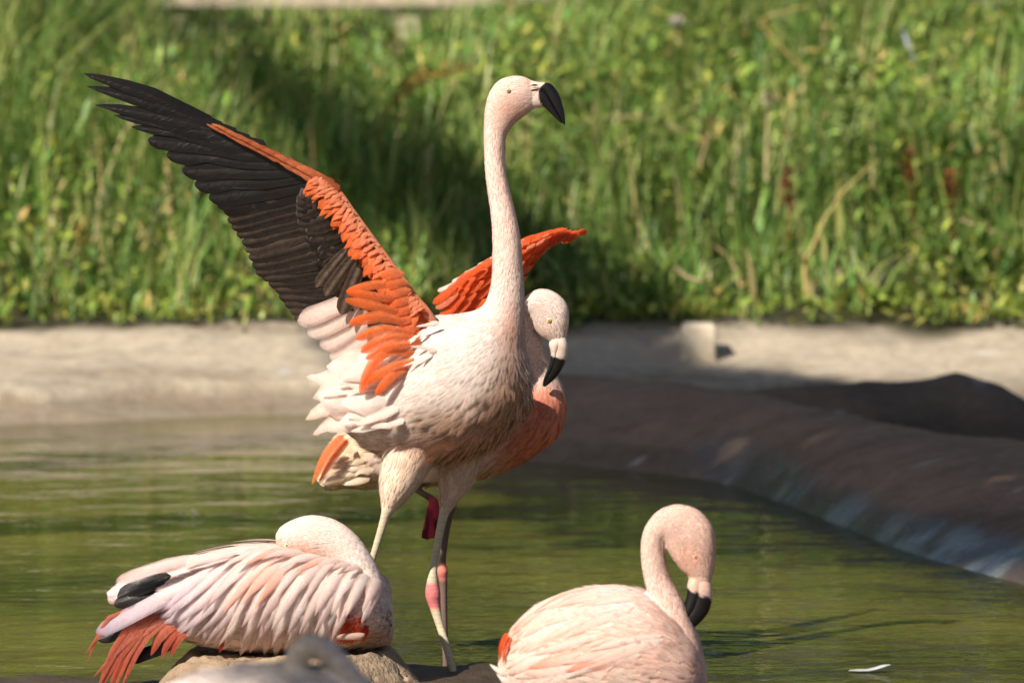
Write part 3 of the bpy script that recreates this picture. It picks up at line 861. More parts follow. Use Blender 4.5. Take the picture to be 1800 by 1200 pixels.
# long orange axillaries, fanned
axil = [((705, 505), (660, 500), (612, 512), 20), ((712, 530), (664, 522), (613, 513), 20), ((716, 553), (664, 540), (610, 526), 22), ((722, 570), (665, 557), (617, 568), 26), ((728, 586), (675, 579), (629, 595), 24),
        ((738, 596), (684, 594), (638, 618), 26), ((742, 606), (690, 608), (646, 630), 22), ((732, 622), (672, 622), (637, 690), 30), ((736, 632), (690, 645), (650, 672), 22), ((720, 645), (690, 660), (664, 693), 21)]
for i, (a, b, c_, wd_) in enumerate(axil):
    yb = -.075 - .004 * i
    fpx('axillary_feather', wing, [(a[0], a[1], yb + .005), (b[0], b[1], yb - .022), (c_[0] - 4, c_[1] + 1, yb - .022)], wd_ * .86, 'blade', lin(244, 158, 108), lin(244, 104, 34) if i % 2 else lin(246, 116, 44), M_ORANGE,
        nrm=(-.35, -1, .35), camber=.5, edge=mix(OR3, OR1, .5), rag=.05, twist=.34, shaft=lin(236, 90, 30))
# short stacked coverts at the inner forearm
for i in range(9):
    k = i / 8
    a = (712 + 44 * k, 480 + 118 * k)
    fpx('covert_feather', wing, [(a[0], a[1], -.07), (a[0] - 24, a[1] + 1 + 6 * k, -.085), (a[0] - 44 + 8 * k, a[1] + 6 + 14 * k, -.088)], 21, 'round', OR3, mix(OR1, OR2, k), M_ORANGE, nrm=(-.3, -1, .4), camber=.45, twist=.25, edge=OR3)
# lining of small orange coverts in rows along the forearm
for row in range(4):
    n_ = 32 - row
    for i in range(n_):
        s = 0.36 + (0.52) * (i + 0.5 * (row % 2)) / n_
        r = on_lead(s); k = (s - .36) / .52
        off = (22 + 16 * k, 15 + 5 * k, 9, 4)[row]
        a0 = (r[0] - off * .7 + 5, r[1] + off * .45 + 2)
        ln = (30, 27, 23, 17)[row] * random.uniform(.85, 1.2)
        ang = math.radians(132 - 14 * k + random.uniform(-20, 20) + row * 5)
        a2 = (a0[0] + ln * math.cos(ang), a0[1] + ln * math.sin(ang))
        yb = r[2] - (0.018, .021, .024, .022)[row]
        cc_ = random.uniform(.8, 1.08) * mix(mix(OR1, lin(214, 84, 40), random.random()), (OR1, OR3, lin(238, 176, 142), lin(240, 182, 150))[row], .55)
        fpx('covert_feather', wing, [(a0[0], a0[1], yb), ((a0[0] + a2[0]) / 2, (a0[1] + a2[1]) / 2, yb - .006), (a2[0], a2[1], yb - .004)], (16, 13, 10, 8)[row] * random.uniform(.7, 1.2), random.choice(['round', 'lance', 'point']), mix(cc_, OR3, .4), cc_, M_ORANGE,
            nrm=(-.3, -1, .3), camber=.3, edge=mix(cc_, OR3, .6), rag=.15, twist=random.uniform(-.1, .2))
# hand: narrow orange coverts along the leading edge
for row in range(2):
    for i in range(11):
        s = 0.055 + 0.033 * i + .015 * row
        r = on_lead(s); k = i / 10
        off = (6 + 9 * k, 1 + 3 * k)[row]
        a0 = (r[0] + 24, r[1] + 10 + off + 3); a2 = (r[0] - 16, r[1] - 6 + off + 4 * k)
        cc_ = mix(lin(172, 84, 46), lin(206, 116, 74), random.random())  # hand coverts darkened, shade put into their orange
        fpx('covert_feather', wing, [(a0[0], a0[1], r[2] - .012 - .004 * row), ((a0[0] + a2[0]) / 2, (a0[1] + a2[1]) / 2 - 1, r[2] - .016 - .004 * row), (a2[0], a2[1], r[2] - .012 - .003 * row)], 9 + 8 * k, 'lance', cc_, mix(cc_, BROWN, .2), M_ORANGE,
            nrm=(-.2, -1, .3), camber=.4, rag=.1)
# scale-like feathers laid along the leading edge itself
for i in range(60):
    s = 0.36 + 0.62 * i / 59; r = on_lead(s); d_ = on_lead(max(s - .05, 0)) - r
    a0 = (r[0] + 3 + random.uniform(-3, 2), r[1] + 5 + random.uniform(-2, 4)); ln = random.uniform(.7, 1.1) * 14 / (np.hypot(d_[0], d_[1]) + 1e-6)
    cc_ = mix(lin(236, 160, 126), lin(240, 190, 164), random.random()); yb = r[2] - .0085 - .001 * random.random()
    fpx('covert_feather', wing, [(a0[0], a0[1], yb), (a0[0] + d_[0] * ln * .5 - 1, a0[1] + d_[1] * ln * .5 + 1, yb - .001), (a0[0] + d_[0] * ln - 3, a0[1] + d_[1] * ln + 3, yb - .001)], 6.5, 'round', cc_, mix(cc_, OR3, .5), M_ORANGE, nrm=(-.1, -1, .3), camber=.8)
# tiny dark feathers painting in the shaded gaps just behind the leading edge
for i in range(26):
    s = 0.43 + 0.33 * i / 25; r = on_lead(s)
    a0 = (r[0] + 0.5 + random.uniform(-1.5, 1.5), r[1] + 9 + random.uniform(-2, 2))
    fpx('dark_gap_feather', wing, [(a0[0], a0[1], r[2] - .0115), (a0[0] - 2, a0[1] + 3, r[2] - .0165), (a0[0] - 4, a0[1] + random.uniform(5, 9), r[2] - .0155)], random.uniform(2.5, 5), 'round', BLK1, BLK1, M_BLACK)

# ---- far wing, foreshortened, seen from above behind the neck
far_pairs = [(778, 524, 780, 540, 3, .10), (800, 500, 812, 554, 8, .115), (845, 463, 860, 560, 9, .15), (885, 438, 905, 532, 9, .20), (920, 419, 922, 490, 9, .26), (955, 409, 947, 450, 9, .32), (978, 403, 969, 430, 8, .36), (992, 403, 990, 420, 7, .39), (1008, 408, 1007, 417, 5, .42), (1024, 402, 1026, 413, 5.5, .45), (1031, 405, 1031, 411, 3, .46)]
LF = pair_loft(far_pairs, 0.0)
V, Fc = LF.mesh(20); pxx, pyy = proj(V)
under = smooth((pyy - np.interp(pxx, [918, 946, 967, 990, 1010], [482, 447, 427, 417, 430])), -3, 2)[:, None] * smooth(pxx, 915, 925)[:, None]
wc = mix(np.repeat(OR1[None], len(V), 0), BLK1, under)
wing2 = mesh_obj('wing', V, Fc, M_ORANGE, fm, wc)
wing2['label'] = 'far wing with bright orange upper coverts'
for row in range(7):
    n_ = 15
    for i in range(n_):
        u = (i + 0.3 + 0.5 * (row % 2)) / n_ * 0.78 + 0.06
        vv = -math.pi / 2 + (row - 3) * 0.36
        p, n, du = LF.frame(np.array([u]), np.array([vv])); px0, py0 = proj(p)
        px0, py0 = float(px0[0]), float(py0[0]); Yp = float(p[0, 1])
        sc_ = np.interp(px0, [760, 900, 1000], [1.0, 1.0, .5])
        ln = 34 * sc_ * random.uniform(.8, 1.2)
        ang = math.radians(146 + random.uniform(-8, 8))
        cc_ = mix(OR2, lin(238, 104, 52), random.random())
        if random.random() < .18: cc_ = mix(cc_, lin(246, 176, 140), .5)
        yb = Yp - .004 - 0.0015 * row
        fpx('covert_feather', wing2, [(px0 + ln * .3, py0 - ln * .2, yb), (px0 + ln * .5 * math.cos(ang), py0 + ln * .5 * math.sin(ang), yb - .008), (px0 + ln * math.cos(ang), py0 + ln * math.sin(ang), yb - .004)], 16 * sc_, 'round', mix(cc_, OR3, .2), cc_, M_ORANGE,
            nrm=(-.2, -1, .5), camber=.45, twist=.2, edge=mix(cc_, OR3, .35))
for (a, b) in ((772, 508), (797, 492), (818, 478), (842, 464), (855, 457)):   # pale tips of the trailing quills showing past the coverts
    fpx('secondary_feather', wing2, [(a + 34, b - 14, .17), (a + 12, b - 3, .165), (a - 3, b + 4, .16)], 10, 'flight', PINKW, lin(236, 220, 210), M_FEATHER, nrm=(-.2, -1, .5))

# ---- tail and loose rump feathers
tails = [((655, 655), (600, 645), (573, 644), 34), ((650, 675), (590, 668), (537, 662), 34), ((655, 690), (600, 685), (549, 700), 46), ((650, 705), (598, 712), (560, 712), 52), ((645, 705), (580, 715), (536, 738), 30), ((650, 725), (600, 738), (549, 764), 34),
         ((640, 690), (590, 700), (556, 690), 50), ((668, 640), (626, 628), (590, 632), 30), ((655, 735), (610, 745), (575, 758), 30), ((690, 660), (640, 655), (600, 668), 44), ((690, 690), (640, 700), (598, 712), 50), ((680, 720), (640, 730), (596, 742), 42)]
for i, (a, b, c_, wd_) in enumerate(tails):
    yb = [-.02, -.035, -.05, -.06, -.03, -.055, -.07, .0, -.075, -.095, -.10, -.095][i]
    tc_ = [WHITE, WHITE, PINKW, PINKW, lin(240, 204, 186), PINKW, WHITE, PINKW, CREAM, WHITE, WHITE, WHITE][i]
    fpx('tail_feather', fm, [(a[0], a[1], yb), (b[0], b[1], yb - .012), (c_[0], c_[1], yb - .002)], wd_ * 1.25, 'lance', WHITE, tc_, M_FEATHER, nrm=(-.3, -1, .25), camber=.35, rag=.16, twist=random.uniform(-.1, .25), edge=PINKW)
# ragged white tufts where the wing lining meets the flank, and the loose flank plumes
for i in range(12):   # loose soft plumes over the rump
    a = (random.uniform(620, 720), random.uniform(640, 760)); an = math.radians(random.uniform(172, 204)); ln = random.uniform(45, 85)
    yy = -.068 - .05 * float(smooth(a[0], 600, 720))
    fpx('rump_feather', fm, [(a[0], a[1], yy), (a[0] + ln * .5 * math.cos(an), a[1] - ln * .5 * math.sin(an), yy - .006), (a[0] + ln * math.cos(an), a[1] - ln * math.sin(an) + random.uniform(-4, 4), yy - .006)], random.uniform(12, 24), 'lance', WHITE, mix(WHITE, PINKW, random.random()), M_FEATHER, nrm=(-.3, -1, .3), rag=.2, camber=.3)
for i in range(7):
    a = (random.uniform(728, 775), 0); a = (a[0], np.interp(a[0], [725, 800], [560, 590]) + random.uniform(-14, 60))
    p = (a[0], a[1], -.085 - .03 * smooth(a[1], 540, 640))
    ln = random.uniform(26, 48); an = math.radians(random.uniform(165, 225))
    fpx('flank_feather', fm, [p, (a[0] + ln * .5 * math.cos(an), a[1] - ln * .5 * math.sin(an), p[2] - .006), (a[0] + ln * math.cos(an), a[1] - ln * math.sin(an), p[2] - .012)], random.uniform(6, 11), 'point', WHITE, mix(WHITE, PINKW, random.random()), M_FEATHER, nrm=(-.2, -1, .3), rag=.2, camber=.4)

# ================================================================== flamingo behind it, bill tucked to the breast
YB = 0.29
f2 = empty('flamingo', P(784, 1178, YB) * [1, 1, 0], 'flamingo with folded wings behind the winged bird, bill resting on its orange breast', 'flamingo', 'flamingos at the pond')
b2 = [(995, 606, 970, 612, 10), (997, 588, 966, 602, 13), (1000, 560, 950, 590, 18), (996, 535, 939, 576, 20), (979, 516, 932, 564, 20.5), (955, 508, 929, 557, 20), (933, 514, 927, 556, 18), (916, 533, 927, 560, 17),
      (903, 572, 938, 578, 17), (902, 615, 957, 612, 20), (900, 655, 972, 645, 26), (880, 668, 990, 682, 42), (840, 672, 996, 720, 70), (790, 676, 980, 765, 95), (730, 688, 930, 806, 106), (680, 700, 860, 838, 108), (640, 722, 780, 850, 98),
      (610, 748, 712, 856, 78), (588, 775, 655, 858, 50), (568, 806, 605, 858, 26), (556, 838, 572, 860, 10)]
L2 = pair_loft([q + ((-.06,) * 7 + (-.055, -.045, -.03, -.012) + (0,) * 20)[i:i + 1] for i, q in enumerate(b2)], YB)
leg2 = tube_loft([P(812, 812, YB - .04), P(800, 850, YB - .045), P(790, 885, YB - .05), P(784, 930, YB - .05), P(778, 985, YB - .05), P(777, 1004, YB - .05), P(779, 1022, YB - .05), P(781, 1090, YB - .05), P(784, 1186, YB - .05)],
                 np.array([40, 28, 14, 7.5, 6.5, 11, 7.5, 6, 6]) * mpp(YB), 6)
leg2b = tube_loft([P(775, 815, YB - .08), P(745, 838, YB - .09), P(722, 852, YB - .095), P(735, 862, YB - .1), P(764, 880, YB - .1), P(762, 890, YB - .1)], np.array([28, 16, 8, 6, 6.5, 7]) * mpp(YB), 6)
toes = [tube_loft([P(764, 878, YB - .1), P(760 + a * .3, 905, YB - .11), P(752 + a, 950 - abs(a) * .4, YB - .1)], np.array([8, 9, 3]) * mpp(YB), 4) for a in (-10, -2, 8, 15)]
def col_b2(px, py, p):
    n = len(px)
    c = np.repeat(lin(240, 222, 211)[None], n, 0)
    c = mix(c, lin(226, 182, 158), 0.5 * gauss(px, py, 962, 585, 26, 22))
    br = smooth(px + 0.25 * py, 1035, 1125) * smooth(py, 655, 700)
    c = mix(c, lin(214, 192, 178), (smooth(py, 578, 600) * (1 - smooth(py, 618, 622)) * smooth(px, 962, 966))[:, None])
    c = mix(c, lin(224, 128, 92), 0.9 * br[:, None])
    c = mix(c, lin(226, 170, 130), (0.55 * smooth(py, 800, 840) * smooth(px, 700, 800))[:, None])
    c = mix(c, lin(228, 202, 172), (smooth(-px, -700, -640))[:, None])
    c = mix(c, lin(120, 100, 92), (smooth(py, 880, 892) * smooth(px, 700, 720) + smooth(py, 846, 850) * smooth(-px, -772, -760) * smooth(px, 700, 716)).clip(0, 1)[:, None] * (1 - smooth(-px, -690, -680))[:, None])
    ft = smooth(py, 868, 880) * (1 - smooth(py, 952, 960)) * (1 - smooth(px, 770, 776)) * smooth(px, 735, 740)
    c = mix(c, mix(lin(190, 66, 82), lin(92, 34, 48), smooth(vnoise(px * .12, py * .05, 8), .45, .7)[:, None]), ft[:, None])
    c = mix(c, lin(210, 128, 116), (smooth(py, 985, 996) * (1 - smooth(py, 1016, 1024)))[:, None])
    return c
body2 = skin_body('body', [L2, leg2, leg2b] + toes + foot(*P(784, 1186, YB - .05), -.1), M_SKIN, f2, col_b2, 0.0036, 5)
plumage(body2, [(L2, 0.5, 0.99, 3600, 0.03, 0.45, 0.003, col_b2, None), (L2, 0.05, 0.5, 3000, 0.009, 0.26, 0.00025, col_b2, None), (L2, 0.34, 0.56, 1000, 0.011, 0.42, 0.0003, col_b2, None)], M_DOWN)
eye(f2, 965, 563, YB - .06 - 19.6 * mpp(YB), 4.5, lin(236, 214, 130))
bl2 = lambda px, py: ((py - 626) - (px - 970) * 0.25)
bill(f2, [(991, 582, 974, 585, 7), (998, 604, 974, 604, 11), (998, 618, 974, 620, 11), (996, 630, 971, 634, 10.5), (986, 652, 966, 652, 9), (973, 668, 959, 667, 6), (958, 680, 955, 678, 1.5)],
     [(985, 584, 970, 586, 7), (986, 604, 965, 604, 12), (980, 619, 968, 620, 11), (977, 633, 967, 636, 10), (970, 650, 961, 652, 8.5), (961, 666, 955, 668, 5.5), (956, 678, 954, 679, 2)], YB - .064, bl2, lin(214, 192, 178), lin(240, 220, 206), .12)
for i, (a, b, c_, wd_) in enumerate([((604, 764), (572, 800), (548, 852), 22), ((612, 772), (585, 805), (560, 848), 16)]):
    fpx('wing_feather', f2, [(a[0], a[1], YB - .11 + .012 * i), (b[0], b[1], YB - .125 + .012 * i), (c_[0], c_[1], YB - .10)], wd_, 'lance', lin(240, 130, 84), lin(238, 140, 80), M_ORANGE, nrm=(-.3, -1, .4), camber=.5, edge=OR3)
for i in range(12):
    a = (random.uniform(610, 660), random.uniform(800, 848))
    fpx('tail_feather', f2, [(a[0], a[1], YB - .085), (a[0] - 28, a[1] + 6, YB - .095), (a[0] - 52 + random.uniform(-4, 10), min(a[1] + 14 + random.uniform(-3, 5), 860), YB - .08)], random.uniform(11, 17), 'point', lin(226, 200, 172), lin(240, 226, 208), M_FEATHER, nrm=(-.2, -1, .2), rag=.2, camber=.4)

# ================================================================== sleeping flamingo on the mud nest
YS = -0.18
f3 = empty('flamingo', P(470, 1135, YS), 'sleeping flamingo sitting on a mud nest, head tucked into its back', 'flamingo', 'flamingos at the pond')
n3 = [(484, 938, 486, 962, 10), (494, 926, 494, 972, 18), (512, 915, 512, 980, 22), (532, 908, 530, 984, 24), (554, 906, 548, 986, 25), (584, 912, 570, 986, 25), (612, 928, 588, 992, 26), (636, 952, 604, 1006, 28), (655, 980, 614, 1026, 30), (671, 1012, 620, 1050, 30), (680, 1044, 624, 1074, 30), (670, 1070, 624, 1090, 26)]
LN = pair_loft([q + (-.035,) for q in n3], YS)
b3 = [(690, 1058, 690, 1112, 24), (682, 1024, 684, 1126, 58), (655, 998, 660, 1132, 88), (610, 980, 612, 1138, 108), (550, 966, 552, 1142, 120), (480, 955, 482, 1144, 124), (410, 962, 412, 1142, 116), (345, 978, 348, 1130, 98), (290, 996, 294, 1112, 72), (240, 1010, 246, 1090, 46), (205, 1028, 212, 1070, 22), (190, 1042, 194, 1058, 8)]
L3 = pair_loft(b3, YS)
tarsus3 = tube_loft([P(560, 1116, YS - .10), P(600, 1118, YS - .112), P(634, 1117, YS - .11), P(640, 1113, YS - .105)], np.array([6, 6.2, 7, 4]) * mpp(YS), 4)
def col_b3(px, py, p):
    n = len(px)
    c = np.repeat(lin(240, 222, 212)[None], n, 0)
    c = mix(c, lin(242, 224, 212), (gauss(px, py, 560, 945, 60, 45)))
    c = mix(c, lin(236, 172, 140), 0.8 * gauss(px, py, 518, 968, 36, 14))
    c = mix(c, lin(222, 150, 120), 0.8 * gauss(px, py, 486, 955, 7, 16))
    c = mix(c, lin(228, 196, 196), (0.6 * smooth(-px, -420, -260))[:, None])
    c = mix(c, lin(226, 92, 58), 1.0 * gauss(px, py, 628, 1094, 18, 13))
    c = mix(c, lin(214, 160, 124), 0.7 * gauss(px, py, 676, 1116, 24, 14))
    c = mix(c, lin(176, 146, 132), (smooth(py, 1109, 1112) * (1 - smooth(py, 1121, 1124)) * smooth(px, 556, 560) * (1 - smooth(px, 641, 645)))[:, None])
    return c
body3 = skin_body('body', [LN, L3, tarsus3], M_SKIN, f3, col_b3, 0.0038, 5)
plumage(body3, [(L3, 0.0, 0.24, 1500, 0.03, 0.34, 0.004, col_b3, None), (L3, 0.2, 0.97, 1400, 0.04, 0.42, 0.002, col_b3, None), (LN, 0.05, 0.6, 3500, 0.011, 0.26, 0.0003, col_b3, None), (LN, 0.3, 0.95, 1600, 0.012, 0.42, 0.0003, col_b3, None)], M_DOWN)
eye(f3, 504, 958, YS - .035 - 19.0 * mpp(YS), 5, lin(240, 220, 180))
SC1, SC2, SC3, LIL = lin(234, 214, 206), lin(226, 188, 182), lin(238, 224, 214), lin(196, 176, 196)
# layered scapulars draped over the near flank (v = -90 deg faces the viewer, v = 0 is the back ridge)
def u_of_x(xp):
    return float(np.interp(-xp, [-690, -682, -655, -610, -550, -480, -410, -345, -290, -240, -205, -190], np.linspace(0, 1, 12)))
lay = [  # (root x range, tip x range, v0, v1, count, width, lift)
    (590, 330, 605, 235, -1.30, -2.95, 17, .0150, .012),
    (656, 350, 628, 215, -1.00, -2.62, 17, .0145, .018),
    (668, 380, 634, 250, -0.70, -2.2, 16, .0140, .022),
    (668, 420, 632, 305, -0.46, -1.6, 14, .0130, .025),
    (650, 460, 600, 340, -0.2, -0.95, 11, .0120, .028)]
for li, (r0, r1, t0, t1, v0, v1, n_, wd_, lf) in enumerate(lay):
    for i in range(n_):
        k = (i + random.uniform(-.25, .25)) / (n_ - 1)
        xr, xt = r0 + (r1 - r0) * k, t0 + (t1 - t0) * k
        c1 = mix(mix(SC1, SC2, random.random() * .8), LIL, .75 * float(smooth(-xt, -420, -270)))
        if random.random() < .14 and li >= 2 and k > .12: c1 = mix(c1, lin(240, 140, 100), .75)
        v1_ = max(v1, -1.72) if xt > 588 else v1
        lpf('scapular_feather', f3, L3, u_of_x(xr), v0 + random.uniform(-.08, .08), u_of_x(xt), v1_ * (1 - .22 * k if li < 3 else 1) + random.uniform(-.08, .1), wd_ * random.uniform(.8, 1.25), 'lance', SC3, c1, M_FEATHER,
            lift0=.003, lift1=lf * random.uniform(.7, 1.2), camber=.55, edge=mix(c1, lin(222, 160, 146), .5), rag=.1, twist=random.uniform(-.1, .2))
# far flank and long pale back feathers
for i in range(16):
    k = i / 15
    lpf('scapular_feather', f3, L3, u_of_x(560 - 170 * k), .15 + random.random() * .4, u_of_x(430 - 200 * k), .1 + random.random() * 1.1, .012, 'lance', SC3, mix(SC1, SC2, random.random()), M_FEATHER, lift0=.003, lift1=.012, camber=.5, edge=SC2)
for a, b, c_, wd_, ca in [((360, 978), (290, 992), (203, 1022), 26, lin(228, 190, 186)), ((420, 970), (340, 985), (270, 1002), 24, SC1), ((345, 1020), (265, 1062), (168, 1112), 34, LIL), ((370, 1010), (300, 1040), (232, 1075), 26, lin(230, 208, 214))]:
    fpx('tertial_feather', f3, [(a[0], a[1], YS - .09), (b[0], b[1], YS - .10), (c_[0], c_[1], YS - .085)], wd_, 'flight', SC1, ca, M_FEATHER, nrm=(-.3, -1, .5), camber=.4, edge=mix(ca, SC1, .4), twist=.1)
for a, b, c_, wd_ in [((300, 1010), (250, 1030), (206, 1050), 34), ((290, 1025), (240, 1048), (200, 1062), 26), ((280, 1070), (225, 1105), (172, 1124), 24), ((330, 1110), (280, 1140), (218, 1160), 26)]:
    fpx('primary_feather', f3, [(a[0], a[1], YS - .06), (b[0], b[1], YS - .07), (c_[0], c_[1], YS - .055)], wd_, 'flight', BLK1, BLK1, M_BLACK, nrm=(-.2, -1, .3), shaft=BLK2)
RED = lin(206, 84, 58)
droop = [((330, 1080), (285, 1110), (265, 1152), 20), ((350, 1090), (312, 1120), (300, 1154), 18), ((340, 1085), (300, 1118), (284, 1158), 16), ((415, 1105), (395, 1125), (385, 1146), 16), ((262, 1070), (190, 1085), (152, 1168), 7), ((250, 1080), (182, 1110), (150, 1150), 6)]
for i in range(15):
    k = i / 14
    droop.append(((300 + random.uniform(-18, 22), 1062 + random.uniform(-6, 16)), (222 + 30 * k + random.uniform(-10, 10), 1108 + random.uniform(-10, 14)), (166 + 52 * k + random.uniform(-7, 7), random.uniform(1190, 1222)), random.uniform(7, 13)))
for a, b, c_, wd_ in droop:
    fpx('drooping_feather', f3, [(a[0], a[1], YS - .078), (b[0], b[1], YS - .088), (c_[0], c_[1], YS - .075)], wd_ * 1.2, 'lance', mix(lin(206, 110, 84), lin(226, 150, 128), random.random()), mix(RED, lin(178, 84, 66), random.random()), M_ORANGE, nrm=(-.2, -1, .3), camber=.5, edge=lin(232, 150, 120))
for i in range(55):   # the red shoulder patch above the folded leg
    a = (random.uniform(610, 644), 0)
    u = u_of_x(a[0]); 
    lpf('shoulder_feather', f3, L3, u, -1.62 - random.random() * .45, u + .03, -1.95 - random.random() * .45, .0055, 'point', lin(222, 70, 42), lin(236, 112, 72), M_ORANGE, lift0=.004, lift1=.010, rag=.2)

# ================================================================== preening flamingo on the right, nearer
YR = -0.92
f4 = empty('flamingo', P(1060, 1300, YR) * [1, 1, 0] + [0, 0, 0.02], 'flamingo sitting low at the water, neck looped and bill preening its own breast', 'flamingo', 'flamingos at the pond')
n4 = [(1249, 1041, 1213, 1033, 12), (1251, 1019, 1209, 1013, 15), (1257, 985, 1197, 1001, 20), (1258, 955, 1184, 984, 24), (1252, 925, 1175, 969, 26), (1231, 899, 1170, 958, 26), (1201, 887, 1167, 951, 25), (1172, 890, 1166, 949, 22), (1148, 906, 1166, 952, 19), (1131, 935, 1167, 960, 18), (1127, 973, 1169, 982, 18),
      (1133, 1019, 1178, 1016, 20), (1143, 1058, 1198, 1050, 25), (1150, 1090, 1216, 1090, 34), (1158, 1130, 1232, 1130, 42), (1165, 1180, 1244, 1180, 46)]
L4n = pair_loft([q + (-.02,) for q in n4], YR)
b4 = [(1232, 1130, 1244, 1190, 30), (1200, 1088, 1240, 1250, 80), (1150, 1046, 1205, 1292, 112), (1095, 1030, 1130, 1310, 128), (1040, 1032, 1050, 1312, 132), (985, 1044, 985, 1300, 124), (938, 1068, 938, 1270, 104), (905, 1100, 906, 1240, 76), (887, 1136, 888, 1212, 42), (878, 1164, 879, 1190, 16)]
L4 = pair_loft(b4, YR)
def col_b4(px, py, p):
    n = len(px)
    c = np.repeat(lin(234, 210, 194)[None], n, 0)
    c = mix(c, lin(230, 194, 178), (0.85 * smooth(px, 1110, 1165))[:, None])
    c = mix(c, lin(208, 178, 164), (smooth(py - .1 * (px - 1210), 1002, 1026) * smooth(px, 1204, 1208) * (1 - smooth(py, 1046, 1052)))[:, None])
    c = mix(c, lin(232, 176, 146), 0.6 * gauss(px, py, 1215, 985, 24, 34))
    c = mix(c, lin(238, 228, 230), 0.5 * gauss(px, py, 1100, 1050, 50, 40))
    c = mix(c, lin(226, 172, 148), 0.5 * gauss(px, py, 1060, 1150, 120, 40))
    return c
body4 = skin_body('body', [L4n, L4] + [tube_loft([P(1120, 1290, YR), P(1060, 1318, YR - .02), P(990, 1322, YR - .02)], [.03, .012, .008], 4)], M_SKIN, f4, col_b4, 0.0042, 5)
plumage(body4, [(L4, 0.02, 0.97, 5200, 0.034, 0.30, 0.0018, col_b4, None), (L4n, 0.08, 0.7, 4000, 0.010, 0.26, 0.0003, col_b4, None), (L4n, 0.4, 0.95, 1600, 0.012, 0.42, 0.0004, col_b4, None)], M_DOWN)
eye(f4, 1222, 978, YR - .02 - 22.5 * mpp(YR), 4, lin(226, 176, 140))
bl4 = lambda px, py: ((py - 1036) - (px - 1211) * 0.42 + 3 * np.sin(px * .35))
bill(f4, [(1245, 1010, 1220, 1006, 9), (1252, 1036, 1218, 1032, 15), (1251, 1058, 1217, 1048, 14.5), (1244, 1078, 1211, 1066, 13), (1226, 1098, 1202, 1084, 11), (1207, 1110, 1195, 1097, 7), (1192, 1112, 1190, 1108, 2)],
     [(1234, 1008, 1214, 1006, 9), (1236, 1034, 1208, 1028, 15), (1234, 1053, 1207, 1044, 14), (1224, 1071, 1200, 1068, 12.5), (1212, 1088, 1192, 1090, 10), (1199, 1098, 1190, 1103, 5), (1191, 1108, 1189, 1109, 2)], YR - .022, bl4, lin(208, 178, 164), lin(232, 182, 158))
for i in range(46):
    k = random.random(); xr = random.uniform(950, 1150)
    u0 = float(np.interp(-xr, [-1240, -1150, -1095, -1040, -985, -938, -905], [0, .22, .33, .44, .55, .66, .78]))
    v0 = random.uniform(-1.5, .1)
    c1 = mix(lin(240, 214, 200), lin(236, 190, 170), random.random())
    if random.random() < .16 + .3 * (u0 > .6): c1 = mix(c1, lin(236, 122, 76), .75)
    lpf('scapular_feather', f4, L4, u0, v0, min(u0 + .24, .97), v0 - random.uniform(.15, .45), random.uniform(.010, .016), 'lance', lin(242, 220, 208), c1, M_FEATHER, lift0=.002, lift1=.005, camber=.5, edge=mix(c1, lin(226, 176, 156), .4))
for a, b, c_, wd_, cl in [((892, 1112), (882, 1132), (878, 1160), 12, lin(234, 92, 44)), ((896, 1118), (888, 1140), (884, 1165), 10, lin(236, 110, 60)), ((905, 1190), (880, 1180), (860, 1166), 12, lin(242, 228, 214)), ((912, 1205), (890, 1196), (872, 1182), 14, lin(240, 224, 210)), ((915, 1222), (890, 1212), (868, 1205), 14, lin(240, 222, 208))]:
    fpx('tail_feather', f4, [(a[0], a[1], YR - .05), (b[0], b[1], YR - .06), (c_[0], c_[1], YR - .05)], wd_, 'lance', cl, cl, M_ORANGE if cl[2] < .2 else M_FEATHER, nrm=(-.3, -1, .3))

# ================================================================== out-of-focus flamingo in the foreground
YF = -3.1
f5 = empty('flamingo', P(480, 1420, YF), 'blurred grey white flamingo back with a curled neck, in front of the mud nest', 'flamingo', 'flamingos at the pond')
b5 = [(690, 1250, 690, 1290, 18), (662, 1210, 664, 1350, 66), (625, 1184, 628, 1400, 108), (570, 1171, 572, 1420, 132), (500, 1168, 502, 1424, 138), (430, 1172, 432, 1410, 128), (365, 1183, 368, 1380, 100), (310, 1198, 314, 1330, 62), (270, 1216, 274, 1290, 30), (245, 1232, 248, 1262, 10)]
L5 = pair_loft(b5, YF)
n5 = [(497, 1205, 538, 1205, 20), (500, 1165, 540, 1172, 21), (508, 1138, 543, 1160, 22), (526, 1120, 552, 1156, 23), (550, 1114, 560, 1156, 24), (580, 1124, 570, 1166, 24), (606, 1146, 584, 1182, 25), (630, 1174, 602, 1206, 28), (652, 1206, 616, 1232, 36), (660, 1240, 620, 1260, 40)]
L5n = pair_loft([q + (-.03,) for q in n5], YF)
def col_b5(px, py, p):
    c = np.repeat(lin(228, 214, 206)[None], len(px), 0)
    return mix(c, lin(240, 224, 208), gauss(px, py, 515, 1150, 30, 40))
body5 = skin_body('body', [L5, L5n], M_SKIN, f5, col_b5, 0.006, 4)
plumage(body5, [(L5, 0.05, 0.97, 1800, 0.045, 0.42, 0.004, col_b5, None), (L5n, 0.1, 0.95, 500, 0.016, 0.5, 0.001, col_b5, None)], M_DOWN)

